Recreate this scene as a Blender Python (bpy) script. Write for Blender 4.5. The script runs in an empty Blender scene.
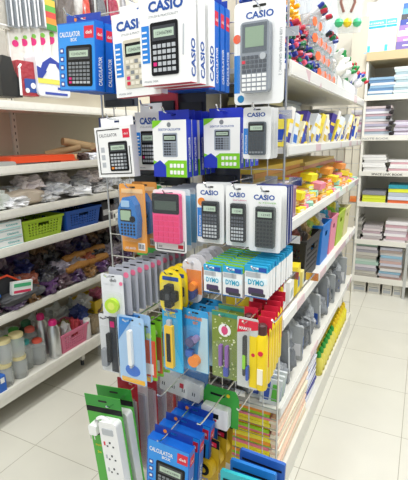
import bpy, math, random
from mathutils import Vector, Matrix, noise
R = math.radians
rnd = random.Random(7)
col = bpy.context.scene.collection
S = bpy.context.scene
# ---------------------------------------------------------------- camera
YAW, PIT, ROL, FPX = -4.74438901e-01, 2.34738889e-01, 1.61413116e-02, 425.7
CAM = Vector((0, 0, 1.5))
_f = Vector((math.sin(YAW)*math.cos(PIT), math.cos(YAW)*math.cos(PIT), -math.sin(PIT)))
_r0 = Vector((math.cos(YAW), -math.sin(YAW), 0)); _d0 = _f.cross(_r0)
_r = math.cos(ROL)*_r0 + math.sin(ROL)*_d0
_d = -math.sin(ROL)*_r0 + math.cos(ROL)*_d0
cd = bpy.data.cameras.new('camera'); cam = bpy.data.objects.new('camera', cd); col.objects.link(cam)
cd.sensor_fit = 'HORIZONTAL'; cd.sensor_width = 36; cd.lens = FPX/408*36; cd.clip_start = .05
m3 = Matrix((_r, -_d, -_f)).transposed()
cam.matrix_world = Matrix.Translation(CAM) @ m3.to_4x4()
S.camera = cam
def at(x, y, ax, v):
    """the point of a real plane (x, y or z = v) seen at photo position x, y"""
    d = (x-204)/FPX*_r + (y-240)/FPX*_d + _f
    i = 'xyz'.index(ax)
    return CAM + d*((v-CAM[i])/d[i])
# ---------------------------------------------------------------- world, lights, exposure
W = bpy.data.worlds.new('world'); S.world = W; W.use_nodes = True
bg = W.node_tree.nodes['Background']; bg.inputs[0].default_value = (.90, .95, 1, 1); bg.inputs[1].default_value = .62
S.view_settings.view_transform = 'Standard'; S.view_settings.look = 'None'
S.view_settings.exposure = -0.06; S.view_settings.gamma = 1; S.view_settings.use_curve_mapping = False
try: S.cycles.transparent_max_bounces = 20
except Exception: pass
LAMPS = [(-1.55, 1.0, 22), (-1.55, 3.0, 24), (.45, .9, 33), (.45, 2.6, 44), (-.65, -.7, 42), (-.1, 3.8, 17)]
for x, y, e in LAMPS:
    ld = bpy.data.lights.new('ceiling_lamp', 'AREA'); ld.shape = 'RECTANGLE'; ld.size = .3; ld.size_y = 1.2
    ld.energy = e*1.22; ld.color = (.97, .985, 1)
    lo = bpy.data.objects.new('ceiling_lamp', ld); col.objects.link(lo); lo.location = (x, y, 3.33)
# ---------------------------------------------------------------- materials
_M = {}
def mat(rgb, rough=.5, metal=0., bump=0., alpha=1., gloss=None, scale=60, vary=0.):
    key = (tuple(round(c, 3) for c in rgb), rough, metal, bump, alpha, gloss, scale, vary)
    if key in _M: return _M[key]
    m = bpy.data.materials.new('surface'); m.use_nodes = True
    nt = m.node_tree; p = nt.nodes['Principled BSDF']
    p.inputs['Base Color'].default_value = (*rgb, 1); p.inputs['Roughness'].default_value = rough
    p.inputs['Metallic'].default_value = metal
    if gloss is not None: p.inputs['Specular IOR Level'].default_value = gloss
    if alpha < 1:
        p.inputs['Alpha'].default_value = alpha
    if bump or vary:
        tc = nt.nodes.new('ShaderNodeTexCoord')
        n = nt.nodes.new('ShaderNodeTexNoise'); n.inputs['Scale'].default_value = scale; n.inputs['Detail'].default_value = 3
        nt.links.new(tc.outputs['Object'], n.inputs['Vector'])
        if bump:
            b = nt.nodes.new('ShaderNodeBump'); b.inputs['Strength'].default_value = bump; b.inputs['Distance'].default_value = .01
            nt.links.new(n.outputs['Fac'], b.inputs['Height']); nt.links.new(b.outputs['Normal'], p.inputs['Normal'])
        if vary:
            mx = nt.nodes.new('ShaderNodeMixRGB'); mx.inputs[1].default_value = (*[c*(1-vary) for c in rgb], 1)
            mx.inputs[2].default_value = (*[min(1, c*(1+vary)) for c in rgb], 1)
            nt.links.new(n.outputs['Fac'], mx.inputs[0]); nt.links.new(mx.outputs[0], p.inputs['Base Color'])
    _M[key] = m
    return m
def hexc(h):
    out = []
    for i in (0, 2, 4):
        c = int(h[i:i+2], 16)/255
        out.append(c/12.92 if c <= .04045 else ((c+.055)/1.055)**2.4)
    return tuple(out)
def H(h, rough=.45, **k): return mat(hexc(h), rough, **k)
WHITE = H('f3f3f1'); PAPER = H('eceae4', .7); BLACK = H('101114', .5, gloss=.25); DGREY = H('3a3d42'); LGREY = H('b8bcc0'); MGREY = H('80858a')
SHELF = mat(hexc('e6e3d8'), .38, vary=.04, scale=9); PANEL = mat(hexc('cfc8b6'), .55, vary=.05, scale=6)
STEEL = mat((.62, .63, .64), .28, 1.); CHROME = mat((.75, .76, .78), .18, 1.); DARKHOLE = H('2a2926', .9)
DELI = H('1566c8', .35); DELID = H('1a3fa0', .35); LCD = H('b9cdb8', .3); RED = H('d8203c'); CBLUE = H('1b4fa0'); CBAND = H('1f7fd6')
GREEN = H('7ec81e'); MAGENTA = H('d81e78'); YELLOW = H('f4d20c'); ORANGE = H('f08a28'); TEAL = H('2aa8c8'); PINK = H('f2789a')
CLEAR = mat((.7, .74, .76), .08, alpha=.05, gloss=.6); CLEARD = mat((.7, .76, .78), .1, alpha=.25, gloss=1.)
BAG = mat((.88, .89, .92), .18, alpha=.55, bump=.5, scale=45, gloss=.9)
BAGW = mat((.86, .86, .88), .25, alpha=.85, bump=.5, scale=40)
_T = ['', '', 'twenty', 'thirty', 'forty']
_O = ['', 'first', 'second', 'third', 'fourth', 'fifth', 'sixth', 'seventh', 'eighth', 'ninth', 'tenth', 'eleventh', 'twelfth', 'thirteenth', 'fourteenth', 'fifteenth', 'sixteenth', 'seventeenth', 'eighteenth', 'nineteenth']
def nth(n):
    if n < 20: return _O[n]
    return _T[n//10]+'-'+_O[n % 10] if n % 10 else {20: 'twentieth', 30: 'thirtieth', 40: 'fortieth'}[n]
# ---------------------------------------------------------------- mesh helper
_TX = {}
def text_mesh(s, bold):
    if (s, bold) in _TX: return _TX[(s, bold)]
    c = bpy.data.curves.new('lettering', 'FONT'); c.body = s; c.size = 1; c.offset = bold; c.resolution_u = 2
    o = bpy.data.objects.new('lettering', c); col.objects.link(o)
    bpy.context.view_layer.update()
    me = bpy.data.meshes.new_from_object(o.evaluated_get(bpy.context.evaluated_depsgraph_get()))
    vs = [v.co.copy() for v in me.vertices]; fs = [tuple(p.vertices) for p in me.polygons]
    bpy.data.objects.remove(o); bpy.data.curves.remove(c); bpy.data.meshes.remove(me)
    w = max(v.x for v in vs) if vs else 1
    _TX[(s, bold)] = (vs, fs, w)
    return _TX[(s, bold)]
class B:
    def __init__(s): s.v = []; s.f = []; s.m = []; s.mats = []
    def mi(s, m):
        if m not in s.mats: s.mats.append(m)
        return s.mats.index(m)
    def add(s, vs, fs, m):
        n = len(s.v); s.v += [tuple(v) for v in vs]; i = s.mi(m)
        for f in fs: s.f.append(tuple(n+k for k in f)); s.m.append(i)
    def box(s, x0, x1, y0, y1, z0, z1, m):
        s.add([(x, y, z) for z in (z0, z1) for y in (y0, y1) for x in (x0, x1)],
              [(0, 2, 3, 1), (4, 5, 7, 6), (0, 1, 5, 4), (2, 6, 7, 3), (0, 4, 6, 2), (1, 3, 7, 5)], m); return s
    def prism(s, pts, y0, y1, m):                       # outline in x,z; extruded along y
        n = len(pts)
        s.add([(x, y0, z) for x, z in pts]+[(x, y1, z) for x, z in pts],
              [tuple(range(n)), tuple(range(2*n-1, n-1, -1))]+[(i, i+n, (i+1) % n+n, (i+1) % n) for i in range(n)], m); return s
    def rrect(s, x0, x1, z0, z1, r, y0, y1, m, k=4):
        pts = []
        for cx, cz, a in ((x1-r, z0+r, -90), (x1-r, z1-r, 0), (x0+r, z1-r, 90), (x0+r, z0+r, 180)):
            for j in range(k+1): t = R(a+90*j/k); pts.append((cx+r*math.cos(t), cz+r*math.sin(t)))
        return s.prism(pts, y0, y1, m)
    def tube(s, pts, r, m, n=8):
        pts = [Vector(p) for p in pts]; rs = r if isinstance(r, (list, tuple)) else [r]*len(pts)
        vs = []; fs = []; up = None
        for i, p in enumerate(pts):
            d = (pts[min(i+1, len(pts)-1)]-pts[max(i-1, 0)]).normalized()
            a = Vector((0, 0, 1)) if abs(d.z) < .9 else Vector((1, 0, 0))
            u = d.cross(a).normalized(); w = d.cross(u)
            for k in range(n): t = 2*math.pi*k/n; vs.append(p+rs[i]*(math.cos(t)*u+math.sin(t)*w))
        for i in range(len(pts)-1):
            for k in range(n): fs.append((i*n+k, i*n+(k+1) % n, (i+1)*n+(k+1) % n, (i+1)*n+k))
        fs += [tuple(range(n-1, -1, -1)), tuple((len(pts)-1)*n+k for k in range(n))]
        s.add(vs, fs, m); return s
    def lathe(s, prof, m, c=(0, 0, 0), n=20):           # profile r,z about vertical axis
        vs = []; fs = []
        for r, z in prof:
            for k in range(n): t = 2*math.pi*k/n; vs.append((c[0]+r*math.cos(t), c[1]+r*math.sin(t), c[2]+z))
        for i in range(len(prof)-1):
            for k in range(n): fs.append((i*n+k, i*n+(k+1) % n, (i+1)*n+(k+1) % n, (i+1)*n+k))
        fs += [tuple(range(n-1, -1, -1)), tuple((len(prof)-1)*n+k for k in range(n))]
        s.add(vs, fs, m); return s
    def disc(s, cx, cz, r, y0, y1, m, n=20, sx=1.):
        return s.prism([(cx+sx*r*math.cos(2*math.pi*k/n), cz+r*math.sin(2*math.pi*k/n)) for k in range(n)], y0, y1, m)
    def text(s, t, x, y, z, size, m, bold=.0, plane='F', wide=None, rot=0):
        vs, fs, w = text_mesh(t, bold); k = (wide/(w*size)) if wide else 1
        c, sn = math.cos(rot), math.sin(rot); out = []
        for v in vs:
            a, b = v.x*size*k, v.y*size; a, b = a*c-b*sn, a*sn+b*c
            out.append((x+a, y, z+b) if plane == 'F' else (x, y+a, z+b))     # F faces -y, R faces +x
        s.add(out, fs, m); return s
    def xf(s, M, start=0):
        s.v[start:] = [tuple(M @ Vector(v)) for v in s.v[start:]]; return s
    def build(s, name, parent=None, smooth=False, solid=0):
        me = bpy.data.meshes.new(name); me.from_pydata(s.v, [], s.f)
        for m in s.mats: me.materials.append(m)
        me.polygons.foreach_set('material_index', s.m)
        if smooth: me.polygons.foreach_set('use_smooth', [True]*len(s.f))
        me.update()
        o = bpy.data.objects.new(name, me); col.objects.link(o); o.parent = parent
        if smooth:
            try: me.set_sharp_from_angle(angle=R(40))
            except Exception: pass
        if solid:
            md = o.modifiers.new('thickness', 'SOLIDIFY'); md.thickness = solid
        return o
def empty(name, loc=(0, 0, 0)):
    o = bpy.data.objects.new(name, None); col.objects.link(o); o.location = loc; o.empty_display_size = .02; return o
def tag(o, label, cat, group=None, kind=None):
    o['label'] = label; o['category'] = cat
    if group: o['group'] = group
    if kind: o['kind'] = kind
    return o
def struct(b, name, label, cat):
    o = b.build(name); o['kind'] = 'structure'; o['label'] = label; o['category'] = cat; return o
_KIDS = {}
def kids(o):
    return [c for c in o.children]
def copy_tree(o, parent=None):
    c = o.copy(); col.objects.link(c); c.parent = parent
    for ch in list(o.children): copy_tree(ch, c)
    return c
ORD = ['front', 'second', 'third', 'fourth', 'fifth', 'sixth', 'seventh', 'eighth', 'ninth', 'tenth', 'eleventh', 'twelfth', 'thirteenth',
       'fourteenth', 'fifteenth', 'sixteenth', 'seventeenth', 'eighteenth', 'nineteenth', 'twentieth']
def put(o, loc, rot=(0, 0, 0), sc=None):
    o.location = loc; o.rotation_euler = rot
    if sc is not None: o.scale = (sc, sc, sc) if not isinstance(sc, tuple) else sc
    return o

# ================================================================ SETTING
b = B(); b.box(-4.5, 3, -3, 5.2, -.05, 0, None)
def floor_mat():
    m = bpy.data.materials.new('polished_tile'); m.use_nodes = True; nt = m.node_tree; p = nt.nodes['Principled BSDF']
    tc = nt.nodes.new('ShaderNodeTexCoord'); mp = nt.nodes.new('ShaderNodeMapping'); mp.inputs['Location'].default_value = (-.025, -1.257, 0)
    br = nt.nodes.new('ShaderNodeTexBrick'); br.offset = 0; br.squash = 1
    br.inputs['Scale'].default_value = 1; br.inputs['Brick Width'].default_value = .4125; br.inputs['Row Height'].default_value = .4305
    br.inputs['Mortar Size'].default_value = .0016; br.inputs['Mortar Smooth'].default_value = .2; br.inputs['Bias'].default_value = 0
    br.inputs['Color1'].default_value = (*hexc('dfdccf'), 1); br.inputs['Color2'].default_value = (*hexc('dcd9cb'), 1); br.inputs['Mortar'].default_value = (*hexc('a59e8c'), 1)
    nt.links.new(tc.outputs['Object'], mp.inputs['Vector']); nt.links.new(mp.outputs[0], br.inputs['Vector'])
    n = nt.nodes.new('ShaderNodeTexNoise'); n.inputs['Scale'].default_value = 5; n.inputs['Detail'].default_value = 5
    nt.links.new(tc.outputs['Object'], n.inputs['Vector'])
    mx = nt.nodes.new('ShaderNodeMixRGB'); mx.blend_type = 'MULTIPLY'; mx.inputs[0].default_value = .10
    nt.links.new(br.outputs['Color'], mx.inputs[1]); nt.links.new(n.outputs['Fac'], mx.inputs[2]); nt.links.new(mx.outputs[0], p.inputs['Base Color'])
    p.inputs['Roughness'].default_value = .22
    return m
b.mats = [floor_mat()]; struct(b, 'floor', 'cream polished square floor tiles with thin joints', 'floor')
wallm = mat(hexc('dcd8cc'), .7, vary=.03, scale=3)
struct(B().box(-4.5, 3, 4.75, 4.85, 0, 3.45, wallm), 'wall_back', 'plain off white wall behind the notebook shelving', 'wall')
struct(B().box(-2.8, -2.7, -1, 4.85, 0, 3.45, wallm), 'wall_left', 'plain off white wall behind the left shelving', 'wall')
struct(B().box(-4.5, 3, -1.2, 4.85, 3.4, 3.5, mat(hexc('f0efea'), .8)), 'ceiling', 'plain white shop ceiling', 'ceiling')
struct(B().box(-.665, -.535, 4.22, 4.75, 0, 2.5, PANEL), 'trim_1', 'beige square pillar left of the notebook shelving', 'pillar')
for x, y, e in LAMPS:
    t = empty('ceiling_light', (x, y, 3.34)); tag(t, 'long white ceiling light fitting %s' % ('over the near left aisle', 'over the far left aisle', 'over the near right aisle', 'over the far right aisle', 'behind the viewer', 'before the notebook shelving')[LAMPS.index((x, y, e))], 'ceiling light', 'ceiling lights')
    B().box(-.17, .17, -.62, .62, .015, .055, WHITE).build('housing', t)

# ================================================================ GONDOLA (right shelving with the end display)
XE = -.425; XC = -.815; XW = -1.205; Y0 = 1.47; Y1 = 3.37
G = empty('gondola_shelving', (XC, (Y0+Y1)/2, 0))
tag(G, 'long white double sided shop shelving with wire grid end', 'shelving')
gx, gy = XC, (Y0+Y1)/2
def loc(bb):                                            # world coordinates to the gondola's own
    bb.v = [(x-gx, y-gy, z) for x, y, z in bb.v]; return bb
loc(B().box(XC-.012, XC+.012, Y0+.05, Y1, .02, 2.35, PANEL)).build('centre_panel', G)
LIPS = [(1.75, .052), (1.473, .04), (1.195, .045), (.826, .05), (.44, .05), (.12, .12)]
pinkm = H('d9a3b4'); 
def lip_mat():
    m = bpy.data.materials.new('price_strip'); m.use_nodes = True; nt = m.node_tree; p = nt.nodes['Principled BSDF']
    tc = nt.nodes.new('ShaderNodeTexCoord'); n = nt.nodes.new('ShaderNodeTexVoronoi'); n.inputs['Scale'].default_value = 9
    mp = nt.nodes.new('ShaderNodeMapping'); mp.inputs['Scale'].default_value = (1, 1, .35)
    cr = nt.nodes.new('ShaderNodeValToRGB'); cr.color_ramp.interpolation = 'CONSTANT'
    cr.color_ramp.elements[0].color = (*hexc('e9e8e4'), 1); cr.color_ramp.elements[1].position = .72; cr.color_ramp.elements[1].color = (*hexc('dcc0c6'), 1)
    e = cr.color_ramp.elements.new(.86); e.color = (*hexc('ecebe6'), 1)
    nt.links.new(tc.outputs['Object'], mp.inputs[0]); nt.links.new(mp.outputs[0], n.inputs['Vector'])
    nt.links.new(n.outputs['Color'], cr.inputs[0]); nt.links.new(cr.outputs[0], p.inputs['Base Color']); p.inputs['Roughness'].default_value = .2
    return m
STRIP = lip_mat()
for k, (zt, lh) in enumerate(LIPS):
    xf = XE if k < 5 else XE+.01
    bb = B().box(XC+.013, xf-.004, Y0, Y1, zt-.03, zt-.012, SHELF); bb.box(xf-.012, xf, Y0, Y1, zt-lh, zt, SHELF)
    if k == 5: bb.box(XC+.013, xf-.06, Y0+.02, Y1, .0, .09, SHELF)
    sh = loc(bb).build('shelf', G)
    if k < 5: loc(B().box(xf, xf+.003, Y0+.01, Y1-.01, zt-lh+.006, zt-.006, STRIP)).build('price_strip', sh)
    if k < 5:
        bb = B().box(XW+.004, XC-.013, Y0, Y1, zt-.03, zt-.012, SHELF); bb.box(XW, XW+.012, Y0, Y1, zt-lh, zt, SHELF)
    else:
        bb = B().box(XW+.06, XC-.013, Y0+.02, Y1, 0, .09, SHELF); bb.box(XW, XC-.013, Y0, Y1, .1, .12, SHELF)
    loc(bb).build('shelf', G)
for z0 in (1.16, 1.44):                                 # chrome label holder on shelf corner
    pass
for yy in (Y0+.03, 2.42, Y1-.02):
    loc(B().box(XC-.03, XC+.03, yy-.02, yy+.02, 0, 2.35, SHELF)).build('upright', G)
# end grid
g = B(); yg = 1.452
for i in range(14):
    x = -1.21+i*(.78/13); g.tube([(x, yg, .02), (x, yg, 2.32)], .0022 if 0 < i < 13 else .0042, STEEL, 6)
for j in range(36):
    z = .03+j*.046 if j < 22 else .998+(j-22)*.098; g.tube([(-1.21, yg-.004, z), (-.43, yg-.004, z)], .002, STEEL, 5)
loc(g).build('wire_grid', G)
# far end grid
g = B()
for i in range(8):
    x = -.815+i*(.385/7); g.tube([(x, Y1+.012, .1), (x, Y1+.012, 1.7)], .003, STEEL, 5)
for j in range(17):
    g.tube([(-.815, Y1+.012, .1+j*.1), (-.43, Y1+.012, .1+j*.1)], .0025, STEEL, 5)
loc(g).build('wire_grid', G)

# ================================================================ HOOKS
hook_proto = []
def hook(x, z, y_tip, what, style=0):
    L = yg-y_tip
    t = empty('display_hook', (x, yg-.006, z))
    bb = B().tube([(0, 0, 0), (0, -L*.92, 0), (0, -L*.97, .004), (0, -L, .016)], .0028, CHROME, 7)
    bb.build('prong', t, True)
    B().box(-.022, .022, -.003, .001, -.016, .012, CHROME).build('back_plate', t)
    tag(t, 'chrome prong hook holding the '+what, 'hook', 'hooks on the end grid')
    if style:
        B().box(-.016, .016, -L-.004, -L-.001, .004, .026, WHITE).build('price_tag', t)
    return t
# ================================================================ PACKS
def calc(bb, x0, z0, w, h, y, t, body, keym, rows=5, cols=5, lcd=LCD, accent=None, top=.34, split=False):
    bb.rrect(x0, x0+w, z0, z0+h, w*.07, y-t, y, body)
    yy = y-t
    bb.box(x0+w*.08, x0+w*.92, yy-.0006, yy, z0+h*(1-top), z0+h*.93, BLACK if body != BLACK else DGREY)
    bb.box(x0+w*.14, x0+w*.86, yy-.0012, yy, z0+h*(1-top+.06), z0+h*.87, lcd)
    bb.text('1234567890', x0+w*.2, yy-.0016, z0+h*(1-top+.10), h*.09, DGREY, 0, wide=w*.6)
    kh = h*(1-top-.1)/rows; kw = w*.86/cols
    for r in range(rows):
        for c in range(cols):
            m = keym if not callable(keym) else keym(r, c)
            if accent and (r, c) in accent: m = accent[(r, c)]
            xx = x0+w*.07+c*kw; zz = z0+h*.05+r*kh
            bb.box(xx+kw*.14, xx+kw*.86, yy-.0014, yy, zz+kh*.18, zz+kh*.82, m)
def real_calc(t, x0, z0, w, h, th, body, keym, rows=7, cols=5, lcd=LCD, top=.3, bezel=None):
    """a calculator lying on its card: body with screen and keypad as pieces of their own"""
    c = B().rrect(x0, x0+w, z0, z0+h, w*.1, -th, -.001, body).box(x0+w*.06, x0+w*.94, -th-.0008, -th, z0+h*(1-top), z0+h*.95, bezel or BLACK).build('calculator', t)
    B().box(x0+w*.14, x0+w*.86, -th-.0018, -th-.0008, z0+h*(1-top+.05), z0+h*.88, lcd).text('12345', x0+w*.3, -th-.0022, z0+h*(1-top+.09), h*.07, DGREY, 0, wide=w*.5).build('screen', c)
    k = B(); kh = h*(1-top-.06)/rows; kw = w*.88/cols
    for r in range(rows):
        for q in range(cols):
            xx = x0+w*.06+q*kw; zz = z0+h*.04+r*kh; k.box(xx+kw*.16, xx+kw*.84, -th-.002, -th, zz+kh*.2, zz+kh*.8, keym(r, q))
    k.build('keypad', c); return c
def hang(bb, w, h, m, y=0):                             # card tab with a slot above a carton
    tw = w*.5
    bb.box(-w*.45, -w*.07, y-.0006, y+.0006, h, h+.03, m); bb.box(w*.07, w*.45, y-.0006, y+.0006, h, h+.03, m)
    bb.box(-w*.07, w*.07, y-.0006, y+.0006, h, h+.012, m); bb.box(-w*.07, w*.07, y-.0006, y+.0006, h+.02, h+.03, m)
def deli_box(w=.15, h=.215, d=.034, tabm=None):
    t = empty('calculator_box'); lb = H('2592e8', .3)
    B().box(-w/2, w/2, 0, d, 0, h, DELI).build('carton', t)
    bb = B(); hang(bb, w, h, DELID, d-.002)
    bb.disc(-w*.2, h+.016, .007, d-.0034, d-.0028, ORANGE, 10).build('hang_tab', t)
    f = B(); y = -.0008
    f.box(-w/2+.004, w/2-.004, y, 0, .004, h-.004, lb)
    f.text('CALCULATOR', -w*.44, y-.0006, h*.80, h*.10, WHITE, .02, wide=w*.56); f.text('BOX', -w*.14, y-.0006, h*.73, h*.07, WHITE, .02)
    f.box(w*.22, w*.46, y-.0006, y, h*.76, h*.93, RED); f.text('deli', w*.26, y-.001, h*.82, h*.07, WHITE, .01, wide=w*.16)
    for k in range(5):
        z = h*(.6-k*.125); f.rrect(-w*.45, -w*.34, z-h*.04, z+h*.04, .003, y-.0006, y, DELID, 2); f.box(-w*.425, -w*.365, y-.001, y, z-h*.018, z+h*.02, WHITE)
    calc(f, -w*.27, h*.07, w*.68, h*.6, y, .0012, BLACK, lambda r, c: MGREY if r > 0 else LGREY, 6, 6, accent={(0, 0): MAGENTA, (1, 0): MAGENTA})
    f.build('printed_front', t)
    f = B(); f.box(w/2, w/2+.0006, d*.12, d*.88, h*.74, h*.9, RED)
    f2 = len(f.v); f.text('CALCULATOR', 0, 0, 0, d*.62, WHITE, .02, 'F', wide=h*.42)
    f.v[f2:] = [(w/2+.001, d*.75-vz, h*.08+vx) for vx, vy, vz in f.v[f2:]]
    f.text('deli', w/2+.0014, d*.2, h*.79, d*.4, WHITE, 0, 'R', wide=d*.6).build('printed_side', t)
    return t
def casio_box(w, h, d, beige=False):
    t = empty('calculator_box')
    B().box(-w/2, w/2, 0, d, 0, h, WHITE).box(-w/2+.001, w/2+.0004, .001, d-.001, -.0004, .001, H('d04048')).build('carton', t)
    bb = B(); hang(bb, w, h, WHITE, d-.002); bb.build('hang_tab', t)
    f = B(); y = -.0008
    f.text('CASIO', -w*.40 if beige else -w*.30, y, h*.80, h*.15, CBLUE, .04, wide=w*.70)
    f.text('STYLISH & PRACTICALITY', -w*.3, y, h*.735, h*.035, MGREY, 0, wide=w*.6)
    f.box(-w*.46, -w*.30, y, 0, h*.25, h*.66, CBAND)
    for k in range(6): f.box(-w*.45, -w*.35, y-.0005, y, h*(.28+k*.06), h*(.30+k*.06), WHITE)
    km = lambda r, c: (H('e8e2d2') if (r+c) % 3 else MGREY) if beige else LGREY
    calc(f, -w*.27, h*.10, w*.56, h*.58, y, .0014, H('cfc8b4') if beige else BLACK, km, 5, 5, accent={(1, 0): MAGENTA, (0, 0): RED if beige else LGREY})
    f.text('MODEL DESK', -w*.44, y, h*.03, h*.03, MGREY, 0, wide=w*.3)
    f.tube([(w*.38, y, h*.3), (w*.40, y, h*.62)], .002, LGREY, 6)
    f.build('printed_front', t)
    f = B(); f.text('CASIO', 0, 0, 0, d*.8, CBLUE, .03, 'F', wide=h*.42)
    f.v = [(w/2+.0008, d*.8-vz, h*.06+vx) for vx, vy, vz in f.v]; f.build('printed_side', t)
    return t
def card_blister(name, w, h, card, inner, bx=None, tab=True, r=None, bd=.018, back=None):
    """rounded backing card with a euro slot, clear bubble and what is inside"""
    t = empty(name); r = r or w*.08
    bb = B().rrect(-w/2, w/2, 0, h, r, 0, .0015, card)
    bb.rrect(-w*.13, w*.13, h*.94, h*.965, .0025, -.0006, .0004, DARKHOLE, 3)
    if inner: inner(bb, w, h, -.0004, t)
    bb.build('backing_card', t)
    if bx:
        x0, x1, z0, z1 = [a*s for a, s in zip(bx, (w, w, h, h))]
        cb = B().rrect(x0, x1, z0, z1, min(x1-x0, z1-z0)*.16, -bd, -.0005, CLEAR); cb.build('plastic_bubble', t)
    return t
def scientific(w=.105, h=.215, body=BLACK, keyd=None, words=('CASIO',), side=CBAND, dot=None, ws=.0):
    def inner(bb, w, h, y, t):
        bb.text('CASIO', -w*.36, y, h*.82, h*.105, CBLUE, .035, wide=w*.66)
        if dot: bb.disc(-w*.32, h*.7, w*.14, y-.0004, y, dot, 16)
        if words[-1] != 'CASIO': bb.text(words[-1], -w*.2, y, h*.76, h*.035, MAGENTA if words[-1][0] == '2' else GREEN, 0, wide=w*.55)
        if side: bb.box(-w*.48, -w*.3, y-.0004, y, h*.1, h*.6, side); bb.text('FUNCTIONS', -w*.35, y-.0008, h*.12, w*.1, WHITE, .01, rot=R(90), wide=h*.35)
        real_calc(t, -w*.26, h*.08, w*.60, h*.64, .012, body, keyd or (lambda r, c: H('c4c8cc') if r < 4 else H('5a5e66')))
    return card_blister('calculator_blister_pack', w, h, WHITE, inner, (-.3, .42, .06, .74), bd=.02)
def rowcopy(proto, desc, cat, group, x, z, y0, n, dy, rz=0, ry=0, jx=.002, jr=.6, hk=True, hz=None, tip=.03, drop=0, short=None, dx=0):
    out = []
    for i in range(n):
        o = proto if i == 0 else copy_tree(proto)
        put(o, (x+dx*i+(rnd.uniform(-jx, jx) if i else 0), y0+i*dy, z+drop*i), (0, R(ry)+R(rnd.uniform(-jr, jr)) if i else R(ry), R(rz)+(R(rnd.uniform(-jr*2, jr*2)) if i else 0)))
        lab = desc if n == 1 else (desc+', front of its hook' if i == 0 else desc+', '+ORD[i]+' from the front')
        tag(o, lab, cat, group if n > 1 else None)
        out.append(o)
    if hk: hook(x, hz, y0-tip, short or desc)
    return out
def px(Y, xl, xr, yt, yb):
    """centre x, bottom z, width and height of a pack whose front stands at depth Y"""
    ym = (yt+yb)/2; xm = (xl+xr)/2
    a = at(xl, ym, 'y', Y).x; c = at(xr, ym, 'y', Y).x
    zb = at(xm, yb, 'y', Y).z; zt = at(xm, yt, 'y', Y).z
    return (a+c)/2, zb, c-a, zt-zb

# ---- first row of packs
x, z, w, h = px(1.17, 54, 97, 22, 91)
p = deli_box(w, h, .034)
rowcopy(p, 'bright blue calculator carton hanging top left', 'calculator box', 'blue calculator cartons at top left', x, z, 1.17, 4, .05, rz=-8, ry=4.5, hz=z+h+.02)
x, z, w, h = px(1.16, 113, 161, 10, 96)
p = casio_box(w, h, .034, True)
rowcopy(p, 'white calculator carton picturing a beige calculator', 'calculator box', None, x, z, 1.16, 1, .05, rz=-4, ry=-1, hz=z+h+.02)
x, z, w, h = px(1.08, 139, 190, -10, 84)
p = casio_box(w, h, .036)
rowcopy(p, 'large white carton picturing a black desktop calculator', 'calculator box', 'large white calculator cartons', x, z, 1.08, 3, .058, rz=-3, hz=z+h+.02)
x, z, w, h = px(1.27, 163, 208, 0, 90)
p = deli_box(w, h, .036)
rowcopy(p, 'blue calculator carton behind the large white cartons', 'calculator box', 'blue calculator cartons behind the white ones', x, z, 1.27, 4, .044, rz=2, hz=z+h+.02)
# graphing calculator
x, z, w, h = px(1.14, 234, 285, 0, 104)
def inner(bb, w, h, y, t):
    bb.text('CASIO', -w*.27, y, h*.84, h*.09, CBLUE, .03, wide=w*.55)
    bb.box(-w*.5, -w*.38, y, y+.0003, h*.12, h*.5, CBAND); bb.disc(-w*.36, h*.06, w*.07, y-.0005, y, H('1f7fb6')); bb.disc(-w*.44, h*.66, w*.08, y-.0005, y, H('e8603c'))
    n0 = len(bb.v); bb.text('USB POWER GRAPHIC 2', 0, 0, 0, w*.07, MGREY, 0, wide=h*.45)
    bb.v[n0:] = [(w*.40+vz, y, h*.72-vx) for vx, vy, vz in bb.v[n0:]]
    c = B(); c.rrect(-w*.30, w*.26, h*.11, h*.79, .01, -.024, -.001, H('8e949c', .3)); c.box(-w*.26, w*.22, -.0246, -.024, h*.50, h*.77, H('5e656c', .3))
    c = c.build('calculator', t); B().box(-w*.20, w*.16, -.0252, -.024, h*.55, h*.74, H('8fa58c', .3)).build('screen', c)
    k = B()
    for r in range(8):
        for q in range(5 if r < 5 else 6):
            n = 5 if r < 5 else 6; kw = w*.5/n; xx = -w*.27+q*kw; zz = h*(.13+r*.044)
            k.box(xx+kw*.12, xx+kw*.88, -.0262, -.024, zz, zz+h*.03, (WHITE if r < 4 else H('4a4f57')) if (r, q) != (6, 0) else RED)
    k.disc(w*.15, h*.455, w*.06, -.027, -.024, LGREY); k.build('keypad', c)
p = card_blister('calculator_blister_pack', w, h, WHITE, inner, (-.34, .30, .09, .82), r=.012, bd=.03)
rowcopy(p, 'large white blister pack with a grey graphing calculator', 'calculator pack', None, x, z, 1.14, 1, .05, hz=z+h*.95, rz=-2)

# ---- flat packs between the first two rows
for i, (xl, xr, yt, yb, Y, c_, lb) in enumerate(((104, 138, 98, 107, 1.30, '6c7076', 'grey flat pack under the beige calculator carton'), (150, 178, 98, 114, 1.34, 'b8303c', 'red card pack under the large white cartons'), (176, 206, 100, 112, 1.36, '3c4048', 'charcoal card pack beside the red one'), (134, 160, 172, 184, 1.34, '34383e', 'charcoal flat pack above the pink calculator'), (160, 190, 176, 186, 1.32, '50555c', 'slate flat pack above the pink calculator'), (205, 240, 172, 186, 1.36, '484c50', 'dark flat pack above the orange dot pack'))):
    x, z, w, h = px(Y, xl, xr, yt, yb)
    t = empty('card_pack', (x, Y, z)); B().rrect(-w/2, w/2, 0, h+.05, .004, 0, .002, H(c_)).build('backing_card', t); B().rrect(-w*.4, w*.4, h*.1, h*.8, .003, -.012, -.0005, H('24272c')).build('tool', t); tag(t, lb, 'card pack')
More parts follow.
